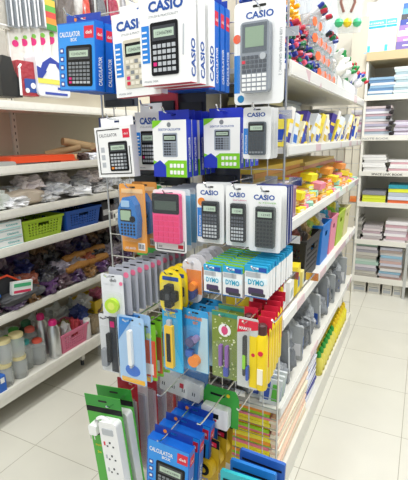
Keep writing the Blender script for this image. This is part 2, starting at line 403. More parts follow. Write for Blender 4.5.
# ---- second row
x, z, w, h = px(1.13, 97, 134, 126, 177)
def framed(w, h, d):
    t = empty('calculator_box'); B().box(-w/2, w/2, 0, d, 0, h, WHITE).build('carton', t); bb = B(); hang(bb, w, h, WHITE, d-.002); bb.build('hang_tab', t)
    f = B(); y = -.0006
    for a in ((-w*.44, w*.2, h*.93, h*.95), (-w*.44, -w*.42, h*.08, h*.95), (-w*.44, w*.44, h*.06, h*.08), (w*.42, w*.44, h*.06, h*.6)): f.box(a[0], a[1], y, 0, a[2], a[3], BLACK)
    f.text('CALCULATOR', -w*.38, y, h*.8, h*.09, DGREY, .0, wide=w*.5); f.box(w*.28, w*.46, y, 0, h*.76, h*.93, RED); f.text('deli', w*.31, y-.0004, h*.82, h*.06, WHITE, 0, wide=w*.12)
    for k in range(3): f.box(-w*.36, -w*.26, y, 0, h*(.2+.15*k), h*(.3+.15*k), LGREY)
    calc(f, -w*.14, h*.12, w*.52, h*.58, y, .001, BLACK, lambda r, c: LGREY if c < 4 else MGREY, 5, 5, accent={(0, 0): ORANGE}); f.build('printed_front', t); return t
p = framed(w, h, .03); rowcopy(p, 'white calculator carton with a thin black frame line', 'calculator box', None, x, z, 1.13, 1, .04, ry=-3, rz=-2, hz=z+h+.02)
x, z, w, h = px(1.25, 100, 133, 117, 160)
t = B().box(-w/2, w/2, 0, .04, 0, h, H('1a2f66')).build('calculator_box'); put(t, (x, 1.25, z)); tag(t, 'dark navy carton behind the black framed white one', 'calculator box')
x, z, w, h = px(1.25, 136, 160, 112, 170)
p = casio_box(w, h, .03); rowcopy(p, 'narrow white calculator carton beside the green and blue cartons', 'calculator box', None, x, z, 1.25, 1, .04, hz=z+h+.02)
def gb_box(w, h, d):
    t = empty('calculator_box'); nb = H('1c34b4'); B().box(-w/2, w/2, 0, d, 0, h, nb).build('carton', t); bb = B(); hang(bb, w, h, nb, d-.002); bb.build('hang_tab', t)
    f = B(); y = -.0006; f.box(-w/2, w/2, y, 0, 0, h, WHITE)
    f.add([(-w/2, y-.0005, 0), (w/2, y-.0005, 0), (w/2, y-.0005, h*.30), (-w*.05, y-.0005, h*.30), (-w*.2, y-.0005, h*.22), (-w/2, y-.0005, h*.30)], [(0, 1, 2, 3, 4, 5)], GREEN)
    f.prism([(-w*.5, .0), (-w*.12, 0), (-w*.12, h*.2), (-w*.3, h*.30), (-w*.5, h*.22)], y-.001, y, nb)
    f.prism([(-w*.5, h*.86), (-w*.32, h*.93), (-w*.2, h), (-w*.5, h)], y-.001, y, GREEN)
    f.disc(w*.0, h*.92, w*.06, y-.0006, y, MGREY, 10); f.text('DESKTOP CALCULATOR', -w*.32, y-.0006, h*.82, h*.055, CBLUE, .01, wide=w*.66)
    for k in range(8): f.rrect(w*(.0+.11*(k % 4))-.0, w*(.08+.11*(k % 4)), h*(.05+.12*(k//4)), h*(.12+.12*(k//4)), .002, y-.0014, y, WHITE, 2)
    calc(f, -w*.2, h*.36, w*.44, h*.42, y, .001, H('9aa3b0'), lambda r, c: DGREY if c < 3 else MGREY, 5, 5); f.build('printed_front', t)
    f = B(); f.text('DESKTOP CALCULATOR', 0, 0, 0, d*.5, WHITE, .02, wide=h*.6); f.v = [(w/2+.0008, d*.7-vz, h*.1+vx) for vx, vy, vz in f.v]; f.build('printed_side', t)
    return t
x, z, w, h = px(1.14, 153, 187, 120, 177)
p = gb_box(w, h, .03); rowcopy(p, 'blue, green and white calculator carton, left hook', 'calculator box', 'blue, green and white cartons on the left hook', x, z, 1.14, 5, .042, hz=z+h+.02, rz=-2)
x, z, w, h = px(1.2, 204, 240, 118, 168)
p = gb_box(w, h, .03); rowcopy(p, 'blue, green and white calculator carton, right hook', 'calculator box', 'blue, green and white cartons on the right hook', x, z, 1.2, 4, .042, hz=z+h+.02)
x, z, w, h = px(1.17, 243, 271, 107, 159)
p = scientific(w, h, H('3c464e'), lambda r, c: DGREY if r else MGREY); rowcopy(p, 'small calculator blister pack with dark slate calculator', 'calculator pack', 'slate calculator packs', x, z, 1.17, 3, .03, hz=z+h*.95, rz=-2)

# ---- third row
x, z, w, h = px(1.1, 121, 146, 184, 252)
def inner(bb, w, h, y, t):
    bb.box(-w*.46, w*.46, y-.0003, y, h*.02, h*.2, H('f0a040')); bb.box(-w*.42, w*.42, y-.0006, y, h*.87, h*.93, H('f4c890')); bb.text('LABEL MAKER', -w*.4, y-.0012, h*.04, h*.05, WHITE, .01, wide=w*.45)
    bb.box(w*.15, w*.42, y-.0008, y, h*.04, h*.15, WHITE)
    for k in range(4): bb.box(w*(.17+.06*k), w*(.2+.06*k), y-.0014, y, h*.06, h*.13, DGREY)
    c = B(); c.prism([(-w*.34, h*.28), (w*.30, h*.24), (w*.36, h*.5), (w*.30, h*.72), (w*.12, h*.84), (-w*.16, h*.82), (-w*.36, h*.66), (-w*.40, h*.46)], -.03, -.001, H('2f78c0', .25)); c = c.build('label_printer', t)
    k = B(); k.rrect(-w*.26, w*.14, h*.5, h*.64, .004, -.032, -.03, H('9fb89a')); k.disc(w*.2, h*.52, w*.1, -.034, -.03, BLACK, 14)
    for r in range(4):
        for q in range(5): k.disc(-w*.24+q*w*.12, h*(.3+.045*r), w*.035, -.032, -.03, BLACK, 8)
    k.rrect(-w*.28, w*.16, h*.48, h*.66, .003, -.0312, -.03, BLACK); k.rrect(-w*.22, w*.1, h*.69, h*.78, .003, -.032, -.03, H('9cc0e0')); k.build('keypad', c)
p = card_blister('label_maker_pack', w, h, H('e9a04c'), inner, (-.45, .45, .2, .9), bd=.036)
rowcopy(p, 'orange blister pack with a blue label printer', 'label printer pack', 'label printer packs', x, z, 1.1, 2, .07, hz=z+h*.95)
x, z, w, h = px(1.27, 135, 163, 185, 256)
t = card_blister('label_maker_pack', w, h, H('3fae4a'), lambda bb, w, h, y, t: bb.disc(w*.2, h*.5, w*.2, y-.002, y, H('c8d84a')), None)
put(t, (x, 1.27, z)); tag(t, 'green card pack with a lime disc behind the label printers', 'card pack')
x, z, w, h = px(1.12, 154, 186, 190, 252)
def inner(bb, w, h, y, t):
    for a in ((-w*.44, -w*.42, h*.04, h*.2), (w*.42, w*.44, h*.04, h*.2), (-w*.44, w*.44, h*.03, h*.045)): bb.box(a[0], a[1], y-.0004, y, a[2], a[3], DGREY)
    bb.text('deli', -w*.38, y-.0004, h*.07, h*.05, DGREY); bb.box(w*.24, w*.4, y-.0004, y, h*.07, h*.13, RED)
    c = B(); c.rrect(-w*.42, w*.40, h*.17, h*.95, .006, -.02, -.001, H('f0508c')); c = c.build('calculator', t); B().rrect(-w*.42, w*.40, h*.64, h*.955, .006, -.0212, -.0195, H('1c1e22', .5, gloss=.3)).box(-w*.34, w*.32, -.0222, -.0212, h*.70, h*.84, H('47544a', .4)).build('screen', c)
    k = B()
    for r in range(5):
        for q in range(5): k.box(w*(-.38+.155*q), w*(-.25+.155*q), -.022, -.02, h*(.19+.088*r), h*(.255+.088*r), H('e83a74'))
    k.build('keypad', c)
p = card_blister('calculator_blister_pack', w, h, WHITE, inner, (-.46, .46, .14, .97), bd=.026)
rowcopy(p, 'clear pack with a pink calculator and black display', 'calculator pack', 'pink calculator packs', x, z, 1.12, 1, .035, hz=z+h*.95)
blu = card_blister('calculator_blister_pack', w, h, H('e4e8ec'), lambda bb, w, h, y, t: bb.box(w*.2, w*.5, y, y+.0003, h*.1, h*.9, H('6fb3dc')), (-.46, .47, .1, .97), bd=.022)
for i in range(6):
    o = blu if i == 0 else copy_tree(blu); put(o, (x+.004*rnd.uniform(-1, 1), 1.155+i*.036, z), (0, 0, R(rnd.uniform(-2, 2)))); tag(o, 'clear calculator pack with pale blue edge, %s behind the pink one' % ['first', 'second', 'third', 'fourth', 'fifth', 'sixth'][i], 'calculator pack', 'packs behind the pink calculator')
x, z, w, h = px(1.14, 197, 224, 184, 243)
p = scientific(w, h, H('20242c'), dot=ORANGE, side=CBAND); rowcopy(p, 'white calculator pack with an orange dot', 'calculator pack', 'calculator packs with an orange dot', x, z, 1.14, 3, .03, hz=z+h*.95)
x, z, w, h = px(1.14, 226, 250, 186, 246)
p = scientific(w, h, H('1a1c1e'), words=('2nd edition',), side=None); rowcopy(p, 'white calculator pack with magenta small print, middle hook', 'calculator pack', 'calculator packs on the middle hook', x, z, 1.14, 3, .03, hz=z+h*.95)
x, z, w, h = px(1.13, 249, 281, 188, 252)
p = scientific(w, h, H('454c48'), lambda r, c: H('23262a'), words=('fx POWER',), side=None)
p2 = rowcopy(p, 'white calculator pack with green small print', 'calculator pack', 'calculator packs with green print', x, z, 1.13, 3, .03, hz=z+h*.95)
for i in range(2):
    o = B().box(-w/2, w/2, 0, .02, 0, h*.96, H('22307c')).box(-w/2-.0003, w/2+.0003, .001, .004, .002, h*.95, WHITE).build('calculator_box'); put(o, (x-.008, 1.225+i*.03, z+.003)); tag(o, 'navy sided carton behind the green print packs, '+('nearer' if i == 0 else 'farther'), 'calculator box', 'navy sided cartons')

# ---- fourth row
x, z, w, h = px(1.0, 105, 121, 277, 316)
w *= 1.25; h *= 1.06
def inner(bb, w, h, y, t):
    bb.text('deli', -w*.1, y-.0004, h*.83, h*.1, DGREY, .01, wide=w*.3); bb.text('TAPE 1.5m', -w*.4, y-.0004, h*.74, h*.05, LGREY, 0, wide=w*.5); bb.disc(w*.40, h*.8, w*.08, y-.0006, y, PINK, 10)
def tapepack(bodym):
    def inn(bb, w, h, y, t):
        inner(bb, w, h, y, t)
        c = B().disc(0, h*.28, w*.3, -.014, -.001, bodym, 18); c.disc(0, h*.28, w*.16, -.0148, -.014, H('d8e860'), 14); c.build('tape_case', t)
    return card_blister('tape_measure_pack', w, h, H('e2e4e8', .25), inn, (-.42, .42, .04, .6), bd=.018)
rowcopy(tapepack(H('b6dc1e')), 'white card with a round lime tape measure', 'tape measure pack', None, x, z, 1.0, 1, .03, rz=6, hz=z+h*.95)
q = card_blister('correction_tape_pack', w, h*1.1, H('b4b6c0', .3), lambda bb, w, h, y, t: (bb.disc(w*.30, h*.86, w*.12, y-.0008, y, PINK, 10), B().rrect(-w*.2, w*.22, h*.1, h*.7, .006, -.014, -.001, H('7e828e', .3)).build('tape_case', t)), (-.42, .42, .04, .76), bd=.018)
for i in range(10):
    o = q if i == 0 else copy_tree(q); put(o, (x+.016+i*.0075, 1.02+i*.026, z+.004+i*.002), (0, 0, R(6+rnd.uniform(-2, 2)))); tag(o, 'grey blister card with a pink dot, %s behind the lime tape' % (['first']+ORD[1:])[i], 'stationery pack', 'grey blister cards behind the lime tape')
x, z, w, h = px(1.03, 160, 182, 270, 314)
def ypack():
    t = empty('adhesive_roller_pack'); ym = H('f2cf10', .3)
    B().rrect(-w/2, w/2, 0, h, w*.42, 0, .002, ym, 6).rrect(-w*.46, w*.46, h*.02, h*.98, w*.4, -.0006, 0, H('f7df2c', .3), 6).rrect(-w*.36, w*.36, h*.76, h*.85, .003, -.0012, 0, H('2c4f9c')).rrect(-w*.12, w*.12, h*.90, h*.93, .002, -.0012, 0, DARKHOLE, 2).rrect(-w*.3, w*.3, h*.06, h*.12, .003, -.0012, 0, H('2c4f9c')).build('backing_card', t)
    c = B().rrect(-w*.36, w*.36, h*.34, h*.56, .004, -.02, -.001, BLACK).rrect(-w*.14, w*.16, h*.2, h*.7, .004, -.022, -.001, BLACK); c.rrect(-w*.08, w*.1, h*.38, h*.52, .003, -.024, -.02, DGREY); c.build('cross_tool', t)
    B().rrect(-w*.42, w*.42, h*.14, h*.74, w*.2, -.027, -.001, CLEAR).build('plastic_bubble', t)
    return t
rowcopy(ypack(), 'rounded yellow pack with a black cross shaped tool', 'tool pack', 'rounded yellow tool packs', x, z, 1.03, 3, .036, hz=z+h*.93)
x, z, w, h = px(1.1, 183, 202, 258, 302)
def opack():
    t = empty('correction_tape_pack')
    B().rrect(-w/2, w/2, 0, h, w*.4, 0, .002, H('e8e6ea', .3), 6).box(-w*.3, w*.48, -.0006, 0, h*.2, h*.74, H('f08a20')).disc(0, h*.88, w*.1, -.001, 0, H('c9c9cf')).build('backing_card', t)
    c = B().disc(-w*.05, h*.25, w*.34, -.02, -.001, H('2a3f86'), 18).disc(w*.1, h*.4, w*.2, -.022, -.001, ORANGE, 14); c.build('tape_case', t)
    B().rrect(-w*.46, w*.46, h*.06, h*.8, w*.2, -.028, -.001, CLEAR).build('plastic_bubble', t)
    return t
rowcopy(opack(), 'orange and white pack with round navy tape case', 'tape pack', 'orange and white tape packs', x, z, 1.1, 5, .04, jx=.006, hz=z+h*.9)
for k, (xl, xr, yt, yb, top, tn, nn) in enumerate(((204, 221, 271, 293, H('8ecf3c'), 'left', 8), (223, 242, 273, 297, H('9cd63a'), 'middle', 8), (245, 267, 272, 298, H('28a4cc'), 'right', 10))):
    x, z, w, h = px(1.06, xl, xr, yt, yb); w *= 1.04
    t = empty('label_tape_box'); d = .018
    B().box(-w/2, w/2, 0, d, 0, h, WHITE).build('carton', t)
    f = B(); y = -.0006; f.box(-w*.46, w*.2, y, 0, h*.78, h*.96, LGREY); f.box(-w*.5, w*.5, y, 0, h*.56, h*.76, H('e8f6fa')); f.text('DYMO', -w*.36, y-.0005, h*.5, h*.28, TEAL, .03, wide=w*.72)
    f.rrect(-w*.34, w*.34, h*.12, h*.38, .004, y-.001, y, H('4a3a5c')); f.rrect(-w*.2, w*.42, h*.08, h*.2, .003, y-.0012, y, DGREY); f.box(-w*.5, w*.5, y-.0002, 0, 0, h*.04, H('2d6fb6')); f.build('printed_front', t)
    f = B(); f.box(-w*.5, w*.5, -.001, d*.2, h, h+.018, H('2aa6d4')); f.rrect(-w*.15, w*.15, h+.008, h+.013, .002, -.0014, -.0008, WHITE, 2); f.box(w*.12, w*.46, -.0016, -.0008, h+.002, h+.014, H('2450a8')); f.box(-w*.5, w*.5, d*.2, d, h, h+.003, top); f.box(-w*.5, w*.5, d*.7, d*.8, h+.003, h+.02, top); f.build('hang_tab', t)
    rowcopy(t, 'white label tape box with turquoise lettering, %s hook' % tn, 'tape box', 'label tape boxes on the %s hook' % tn, x, z, 1.06, nn, .026, rz=-3, jx=.001, hz=z+h+.01)

# ---- fifth row
x, z, w, h = px(1.03, 101, 117, 315, 371)
def inner(bb, w, h, y, t):
    bb.box(w*.1, w*.5, y-.0004, y, h*.02, h*.98, H('3c3e44')); bb.box(w*.16, w*.4, y-.0008, y, h*.8, h*.9, MAGENTA)
    B().rrect(-w*.34, w*.0, h*.12, h*.42, .004, -.016, -.001, H('8a8e94')).rrect(w*.0, w*.2, h*.2, h*.7, .003, -.014, -.001, BLACK).build('knife', t)
p = card_blister('knife_pack', w, h, H('d8dadc'), inner, (-.46, .40, .05, .8), bd=.018)
rowcopy(p, 'grey and black card pack with a craft knife', 'knife pack', 'grey and black knife packs', x, z, 1.03, 3, .04, rz=2, hz=z+h*.95)
x, z, w, h = px(1.0, 119, 145, 317, 383)
def inner(bb, w, h, y, t):
    bb.prism([(-w*.5+.001, h*.62), (w*.1, h*.98), (-w*.4, h*.97)], y-.0004, y, H('2f83d0')); bb.rrect(-w*.44, w*.44, h*.01, h*.08, .002, y-.0006, y, H('f0b63a')); bb.disc(0, h*.2, w*.2, y-.0005, y, H('2f6fd0'), 16, 1.4)
    B().rrect(-w*.06, w*.08, h*.3, h*.82, .005, -.014, -.001, WHITE).rrect(-w*.03, w*.05, h*.26, h*.34, .002, -.012, -.001, LGREY).build('pen', t)
p = card_blister('correction_pen_pack', w, h, H('a9cdf0', .3), inner, (-.4, .4, .1, .88), bd=.02)
rowcopy(p, 'pale blue card pack with a white pen', 'pen pack', 'pale blue pen packs', x, z, 1.0, 2, .03, hz=z+h*.95)
x, z, w, h = px(1.06, 145, 161, 318, 372); w *= 1.0
def strip_pack(top, main, nm='pencil_pack'):
    def inner(bb, w, h, y, t):
        bb.box(-w*.46, w*.46, y-.0004, y, h*.06, h*.72, main); bb.box(-w*.3, w*.3, y-.0008, y, h*.1, h*.3, WHITE)
        bb.disc(w*.1, h*.8, w*.16, y-.0008, y, H('d8f0a0'), 10)
    return card_blister(nm, w, h, top, inner, (-.4, .4, .05, .74), bd=.01)
rowcopy(strip_pack(H('7cc02a'), H('e0562c')), 'green topped orange card pack', 'pencil pack', 'green topped orange packs', x, z-.01, 1.03, 8, .030, rz=4, jx=.002, dx=.0055, hz=z+h*.95, short='green topped orange packs')
x, z, w, h = px(1.03, 163, 183, 308, 371)
def inner(bb, w, h, y, t):
    bb.prism([(-w*.48, h*.5), (w*.0, h*.5), (w*.48, h*.1), (w*.48, .002), (-w*.48, .002)], y-.0004, y, H('45b6e4')); bb.text('DELI TOOLS', -w*.4, y-.0006, h*.86, h*.06, YELLOW, .02, wide=w*.6)
    c = B().rrect(-w*.3, w*.1, h*.08, h*.74, .004, -.014, -.001, H('f2c21a')); c.build('cutter_body', t); B().box(-w*.2, w*.0, -.0156, -.014, h*.18, h*.62, BLACK).rrect(-w*.2, w*.0, h*.7, h*.82, .002, -.012, -.001, LGREY).build('cutter_blade', t)
p = card_blister('utility_knife_pack', w, h, H('1fa6dc'), inner, (-.4, .3, .05, .84), bd=.02)
rowcopy(p, 'cyan card pack with a yellow utility cutter', 'cutter pack', 'cyan cutter packs', x, z, 1.03, 3, .045, rz=-3, hz=z+h*.95)
x, z, w, h = px(1.05, 183, 209, 310, 371)
def inner(bb, w, h, y, t):
    bb.prism([(w*.0, .002), (w*.48, .002), (w*.48, h*.9), (w*.24, h*.9)], y-.0004, y, H('b8d8e4')); bb.text('SHARPENER', -w*.42, y-.0008, h*.84, h*.07, ORANGE, .02, wide=w*.7); bb.text('SET', -w*.1, y-.0008, h*.77, h*.06, ORANGE, .02)
    c = B().disc(-w*.12, h*.5, w*.17, -.02, -.001, H('4a4a78'), 14).disc(w*.06, h*.56, w*.12, -.018, -.001, H('8a7aa8'), 14); c.build('sharpener', t)
    B().disc(w*.0, h*.2, w*.2, -.02, -.001, ORANGE, 14).rrect(-w*.3, -w*.05, h*.26, h*.36, .003, -.018, -.001, H('2f62b8')).build('eraser', t)
p = card_blister('sharpener_pack', w, h, H('37a0dc'), inner, (-.4, .4, .06, .74), bd=.026)
rowcopy(p, 'blue card pack with sharpener and orange eraser', 'sharpener pack', 'blue sharpener packs', x, z, 1.05, 3, .05, rz=-4, hz=z+h*.95)
x, z, w, h = px(1.02, 212, 238, 312, 378)
def inner(bb, w, h, y, t):
    bb.rrect(-w*.5, w*.5, h*.93, h*.985, .003, y-.0005, y, H('2e8a78')); bb.disc(0, h*.73, w*.24, y-.0005, y, WHITE, 18); bb.disc(0, h*.73, w*.16, y-.001, y, H('d8487c'), 16, .8)
    for i in range(90): bb.disc(w*rnd.uniform(-.44, .44), h*rnd.uniform(.04, .9), rnd.uniform(.0014, .003), y-.0006, y, rnd.choice((H('d8e0a0'), H('5f7c2a'), H('e4e8cc'))), 6)
    c = B(); 
    for k in (-1, 1): c.rrect(w*(.12*k-.06), w*(.12*k+.06), h*.2, h*.52, .003, -.012, -.001, H('8a5aa8'))
    c.rrect(-w*.0, w*.18, h*.06, h*.2, .003, -.012, -.001, H('3f4fa8')); c.build('pens', t)
p = card_blister('gel_pen_pack', w, h, H('7d8f3a', .6), inner, (-.36, .4, .04, .56), r=.003, bd=.02)
rowcopy(p, 'olive green speckled card pack with purple pens', 'pen pack', 'olive green speckled pen packs', x, z, 1.02, 2, .05, rz=-2, hz=z+h*.95)
x, z, w, h = px(1.0, 237, 258, 318, 388)
def inner(bb, w, h, y, t):
    bb.prism([(-w*.5, h*.78), (w*.5, h*.86), (w*.5, h*.97), (-w*.4, h*.97)], y-.0005, y, RED); bb.text('MARKER', -w*.4, y-.001, h*.83, h*.06, WHITE, .02, wide=w*.6)
    bb.rrect(w*.1, w*.46, h*.03, h*.76, .002, y-.0006, y, H('f2d414')); bb.disc(w*.28, h*.5, w*.09, y-.001, y, RED, 10)
    B().rrect(-w*.16, -w*.02, h*.2, h*.76, .003, -.012, -.001, H('2c2c2c')).rrect(-w*.16, -w*.02, h*.3, h*.5, .003, -.0128, -.001, H('8ed020')).rrect(w*.0, w*.12, h*.14, h*.34, .003, -.012, -.001, H('2b52b0')).build('marker_pen', t)
p = card_blister('marker_pack', w, h, H('c9ccc8'), inner, (-.46, .14, .05, .8), bd=.018)
rowcopy(p, 'red headed card pack with a green marker', 'marker pack', None, x, z, 1.0, 1, .04, rz=-2, hz=z+h*.95)
def ypen():
    t = empty('glue_tube_pack'); ww = w*.66; r = ww*.41; B().box(-ww/2, ww/2, .006, .0075, h*.86, h*1.0, RED).box(-ww*.3, ww*.3, .006, .0075, h*.3, h*.86, RED).build('backing_card', t)
    B().tube([(0, -.012, h*.02), (0, -.012, h*.05), (0, -.012, h*.76), (0, -.012, h*.82)], [r*.85, r, r, r*.6], H('f2d212', .3), 14).build('tube', t, True)
    B().tube([(0, -.012, h*.80), (0, -.012, h*.92), (0, -.012, h*.94)], [r*.75, r*.75, r*.5], H('4a2020'), 12).build('cap', t, True)
    B().disc(r*.1, h*.56, r*.42, -.014-r, -.0125-r*.8, RED, 10).box(-r*.4, r*.5, -.0135-r, -.0125-r*.8, h*.12, h*.34, H('f8f0d8')).build('printed_label', t); return t
y_ = ypen()
for i in range(15):
    lf = i >= 6; k = i-6 if lf else i
    o = y_ if i == 0 else copy_tree(y_)
    put(o, ((-.40+.001*k if lf else -.345-.002*k), (1.06 if lf else 1.02)+k*.031, z+(.004 if lf else 0)+.004*k), (0, 0, R(rnd.uniform(-3, 3)))); tag(o, 'yellow tube with dark cap on red card, %s row back, %s column' % ((['first']+ORD[1:])[k], 'left' if lf else 'right'), 'tube pack', 'yellow tubes on red cards')
hook(x+.07, z+h*.97, 1.0, 'yellow tubes on red cards')

# ---- bottom rows
def strip(w, h):
    t = empty('power_strip_pack'); gm = H('4fae3c', .35)
    bb = B().box(-w/2, w/2, 0, .002, 0, h, gm).box(-w/2, w/2, -.0006, 0, h*.91, h, H('2f8f34')).box(-w/2, w/2, -.0008, 0, h*.86, h*.905, BLACK).rrect(-w*.12, w*.12, h*.95, h*.965, .003, -.0012, 0, DARKHOLE)
    bb.rrect(-w*.44, -w*.08, h*.66, h*.7, .006, -.001, 0, BLACK); bb.text('POWER', -w*.42, -.0008, h*.56, h*.025, YELLOW, .01); bb.text('3m', -w*.4, -.0008, h*.5, h*.03, YELLOW, .01); bb.disc(-w*.25, h*.08, w*.13, -.001, 0, YELLOW); bb.build('backing_card', t)
    s = B().rrect(-w*.02, w*.46, h*.03, h*.84, .012, -.034, -.001, WHITE); bar = s.build('socket_bar', t)
    B().rrect(w*.06, w*.36, h*.74, h*.79, .003, -.036, -.034, LGREY).build('rating_plate', bar)
    for k in range(6):
        zc = h*(.10+.11*k); s = B(); s.box(w*.20, w*.24, -.0352, -.034, zc+h*.02, zc+h*.035, DGREY)
        for q in (-1, 1): s.box(w*(.22+.08*q)-.003, w*(.22+.08*q)+.003, -.0352, -.034, zc-.004, zc+.001, DGREY)
        s.box(w*.05, w*.09, -.0352, -.034, zc, zc+h*.03, RED if k == 5 else LGREY)
        s.build('outlet', bar)
    pts = [(w*(.02+.20*math.cos(R(a)))+w*.03, -.02, h*(.80+.055*math.sin(R(a)))) for a in range(0, 200, 20)]; pts += [(-w*.2, -.02, h*.74)]
    B().tube(pts, .0065, WHITE, 8).build('cord', t, True)
    B().rrect(-w*.34, -w*.12, h*.71, h*.79, .006, -.034, -.001, WHITE).tube([(-w*.34, -.03, h*.7), (-w*.34, -.03, h*.67)], .002, CHROME, 6).tube([(-w*.22, -.03, h*.7), (-w*.22, -.03, h*.67)], .002, CHROME, 6).build('plug', t)
    return t
x, z, w, h = px(.98, 92, 129, 396, 500); p = strip(w*.9, h*1.05); x += .03; z -= .03
rowcopy(p, 'white power strip on a green card', 'power strip', 'power strips on green cards', x, z, .98, 2, .06, ry=-6, rz=2, jx=0, jr=0, drop=-.0, hz=z+h)
x, z, w, h = px(1.12, 118, 136, 378, 470)
def redcard(top, body, nm='pencil_pack'):
    t = empty(nm); B().rrect(-w/2, w/2, 0, h, .004, 0, .0015, top).box(-w*.44, w*.44, -.0006, 0, h*.03, h*.8, body).build('backing_card', t)
    B().rrect(-w*.36, w*.36, h*.05, h*.82, .004, -.012, -.0008, CLEARD).build('plastic_bubble', t); return t
rc = [redcard(H('c8283c'), H('e8c8d0')), redcard(H('e8e6e8'), H('cfd0dc')), redcard(H('d0303c'), H('e86a5c'))]
for i in range(7):
    k = (0, 1, 0, 1, 2, 1, 2)[i]; o = copy_tree(rc[k]); put(o, (x+.03+.012*i, 1.10+.045*i, z+.01), (0, 0, R(rnd.uniform(-3, 3))))
    tag(o, '%s narrow card pack, %s behind the power strips' % (('crimson', 'white', 'red')[k], (['first']+ORD[1:])[i]), 'card pack', 'narrow card packs behind the power strips')
for r_ in rc:
    for c_ in list(r_.children): bpy.data.objects.remove(c_)
    bpy.data.objects.remove(r_)
hook(x+.06, z+h, 1.08, 'narrow red and white card packs')
x, z, w, h = px(1.16, 152, 198, 370, 401)
t = empty('extension_socket_pack', (x, 1.22, z)); t.rotation_euler = (0, R(6), 0)
B().rrect(-w/2, w/2, h*.3, h*1.05, .012, 0, .002, H('3f7fc8', .3)).build('backing_card', t); B().rrect(-w*.44, w*.44, h*.02, h*.6, .008, -.03, -.001, WHITE).build('socket_bar', t)
s = B().box(w*.0, w*.08, -.032, -.03, h*.32, h*.46, RED)
for k in range(4):
    for q in (-1, 1): s.box(w*(-.36+.22*k)+q*.004-.001, w*(-.36+.22*k)+q*.004+.002, -.031, -.03, h*.2, h*.3, DGREY)
s.build('outlet', t); B().rrect(-w*.5, w*.5, -h*.02, h*.9, .01, -.038, -.001, CLEAR).build('plastic_bubble', t)
tag(t, 'white socket bar with red switch in blue backed pack', 'socket pack')
hook(x+.04, z+h*.95, 1.0, 'blue backed socket pack')
x, z, w, h = px(1.2, 203, 238, 388, 424)
t = empty('socket_pack', (x, 1.2, z)); t.rotation_euler = (0, R(2), 0)
B().prism([(-w/2, 0), (w/2, 0), (w/2, h*.8), (w*.4, h), (-w*.4, h), (-w/2, h*.8)], 0, .002, H('3aa63c')).box(-w*.3, w*.1, -.0006, 0, h*.76, h*.82, BLACK).disc(w*.2, h*.84, w*.05, -.0008, 0, YELLOW).build('backing_card', t)
B().rrect(-w*.45, w*.3, h*.02, h*.56, .008, -.03, -.001, WHITE).build('socket_block', t); B().box(-w*.12, w*.04, -.032, -.03, h*.28, h*.4, BLACK).disc(-w*.04, h*.22, .004, -.0315, -.03, RED).build('switch', t)
tag(t, 'green card pack with a white socket block', 'socket pack'); hook(x+.02, z+h*.9, 1.0, 'green socket pack'); hook(x+.1, z+h*.9, 1.12, 'empty space beside the green pack')
x, z, w, h = px(.98, 146, 186, 447, 500)
p = deli_box(w, h*1.05, .036)
rowcopy(p, 'blue calculator carton in the bottom row', 'calculator box', 'blue calculator cartons in the bottom row', x, z, .98, 4, .07, rz=2, ry=4, hz=z+h*1.05+.02, jx=.004)
x, z, w, h = px(1.14, 197, 218, 436, 482)
def tm():
    t = empty('tape_measure_pack'); B().box(-w/2, w/2, 0, .002, 0, h, H('caa51e')).box(-w/2, w/2, -.0006, 0, h*.82, h, BLACK).box(w*.0, w*.36, -.001, 0, h*.84, h*.93, RED).text('deli', w*.05, -.0014, h*.86, h*.05, WHITE, 0).build('backing_card', t)
    B().disc(0, h*.42, w*.44, -.03, -.001, H('e0b81a'), 18).build('tape_case', t); B().disc(0, h*.42, w*.26, -.034, -.03, BLACK, 16).disc(0, h*.42, w*.12, -.036, -.034, H('e0b81a'), 12).build('rubber_grip', t); return t
rowcopy(tm(), 'yellow and black tape measure on black topped card', 'tape measure', 'tape measures on cards', x, z, 1.14, 3, .06, rz=-6, ry=3, hz=z+h*.95)
# pouches
x, z, w, h = px(1.1, 231, 276, 468, 508); h *= 1.1
for i, (c, lb) in enumerate(((H('2fb4bc'), 'turquoise zip pouch in front of the blue zip pouches'), (H('1f78c8'), 'blue zip pouch just behind the turquoise one'), (H('2a62b8'), 'deep blue zip pouch at the back of the pouches'))):
    t = empty('zip_pouch', (x-.012+.012*i, 1.06+.04*i, z-.02+.013*i)); t.rotation_euler = (0, R(-2+2*i), 0)
    B().rrect(-w/2, w/2, 0, h, .006, -.006, .006, c).build('pouch_body', t); B().box(-w*.44, w*.44, -.0075, -.006, h*.80, h*.84, BLACK).build('zip', t); B().box(-w*.4, w*.3, -.0072, -.0055, h*.56, h*.74, mat((.75, .85, .9), .15)).build('clear_window', t)
    tag(t, lb, 'pouch', 'zip pouches')
# ================================================================ soft shapes
def crumple(name, sx, sy, sz, m, seed, parent=None, amp=.35, sub=4, flat=True, fr=2.2):
    vs = []; fs = []; n, k = 22, 14
    for i in range(k+1):
        th = math.pi*i/k
        for j in range(n):
            ph = 2*math.pi*j/n; v = Vector((math.sin(th)*math.cos(ph), math.sin(th)*math.sin(ph), math.cos(th)))
            d = 1+amp*noise.noise(v*fr+Vector((seed*3.1, seed, 0)))+amp*.5*noise.noise(v*fr*2.7+Vector((0, seed*1.7, seed)))+amp*.25*noise.noise(v*fr*6+Vector((seed, 0, 0)))
            q = Vector((math.copysign(abs(v.x)**.7, v.x), math.copysign(abs(v.y)**.7, v.y), math.copysign(abs(v.z)**.8, v.z)))*d
            z = q.z*sz/2+sz/2
            if flat: z = max(z, .0)
            vs.append((q.x*sx/2, q.y*sy/2, z))
    for i in range(k):
        for j in range(n): fs.append((i*n+j, i*n+(j+1) % n, (i+1)*n+(j+1) % n, (i+1)*n+j)[::-1])
    bb = B(); bb.add(vs, fs, m); return bb.build(name, parent, smooth=False)
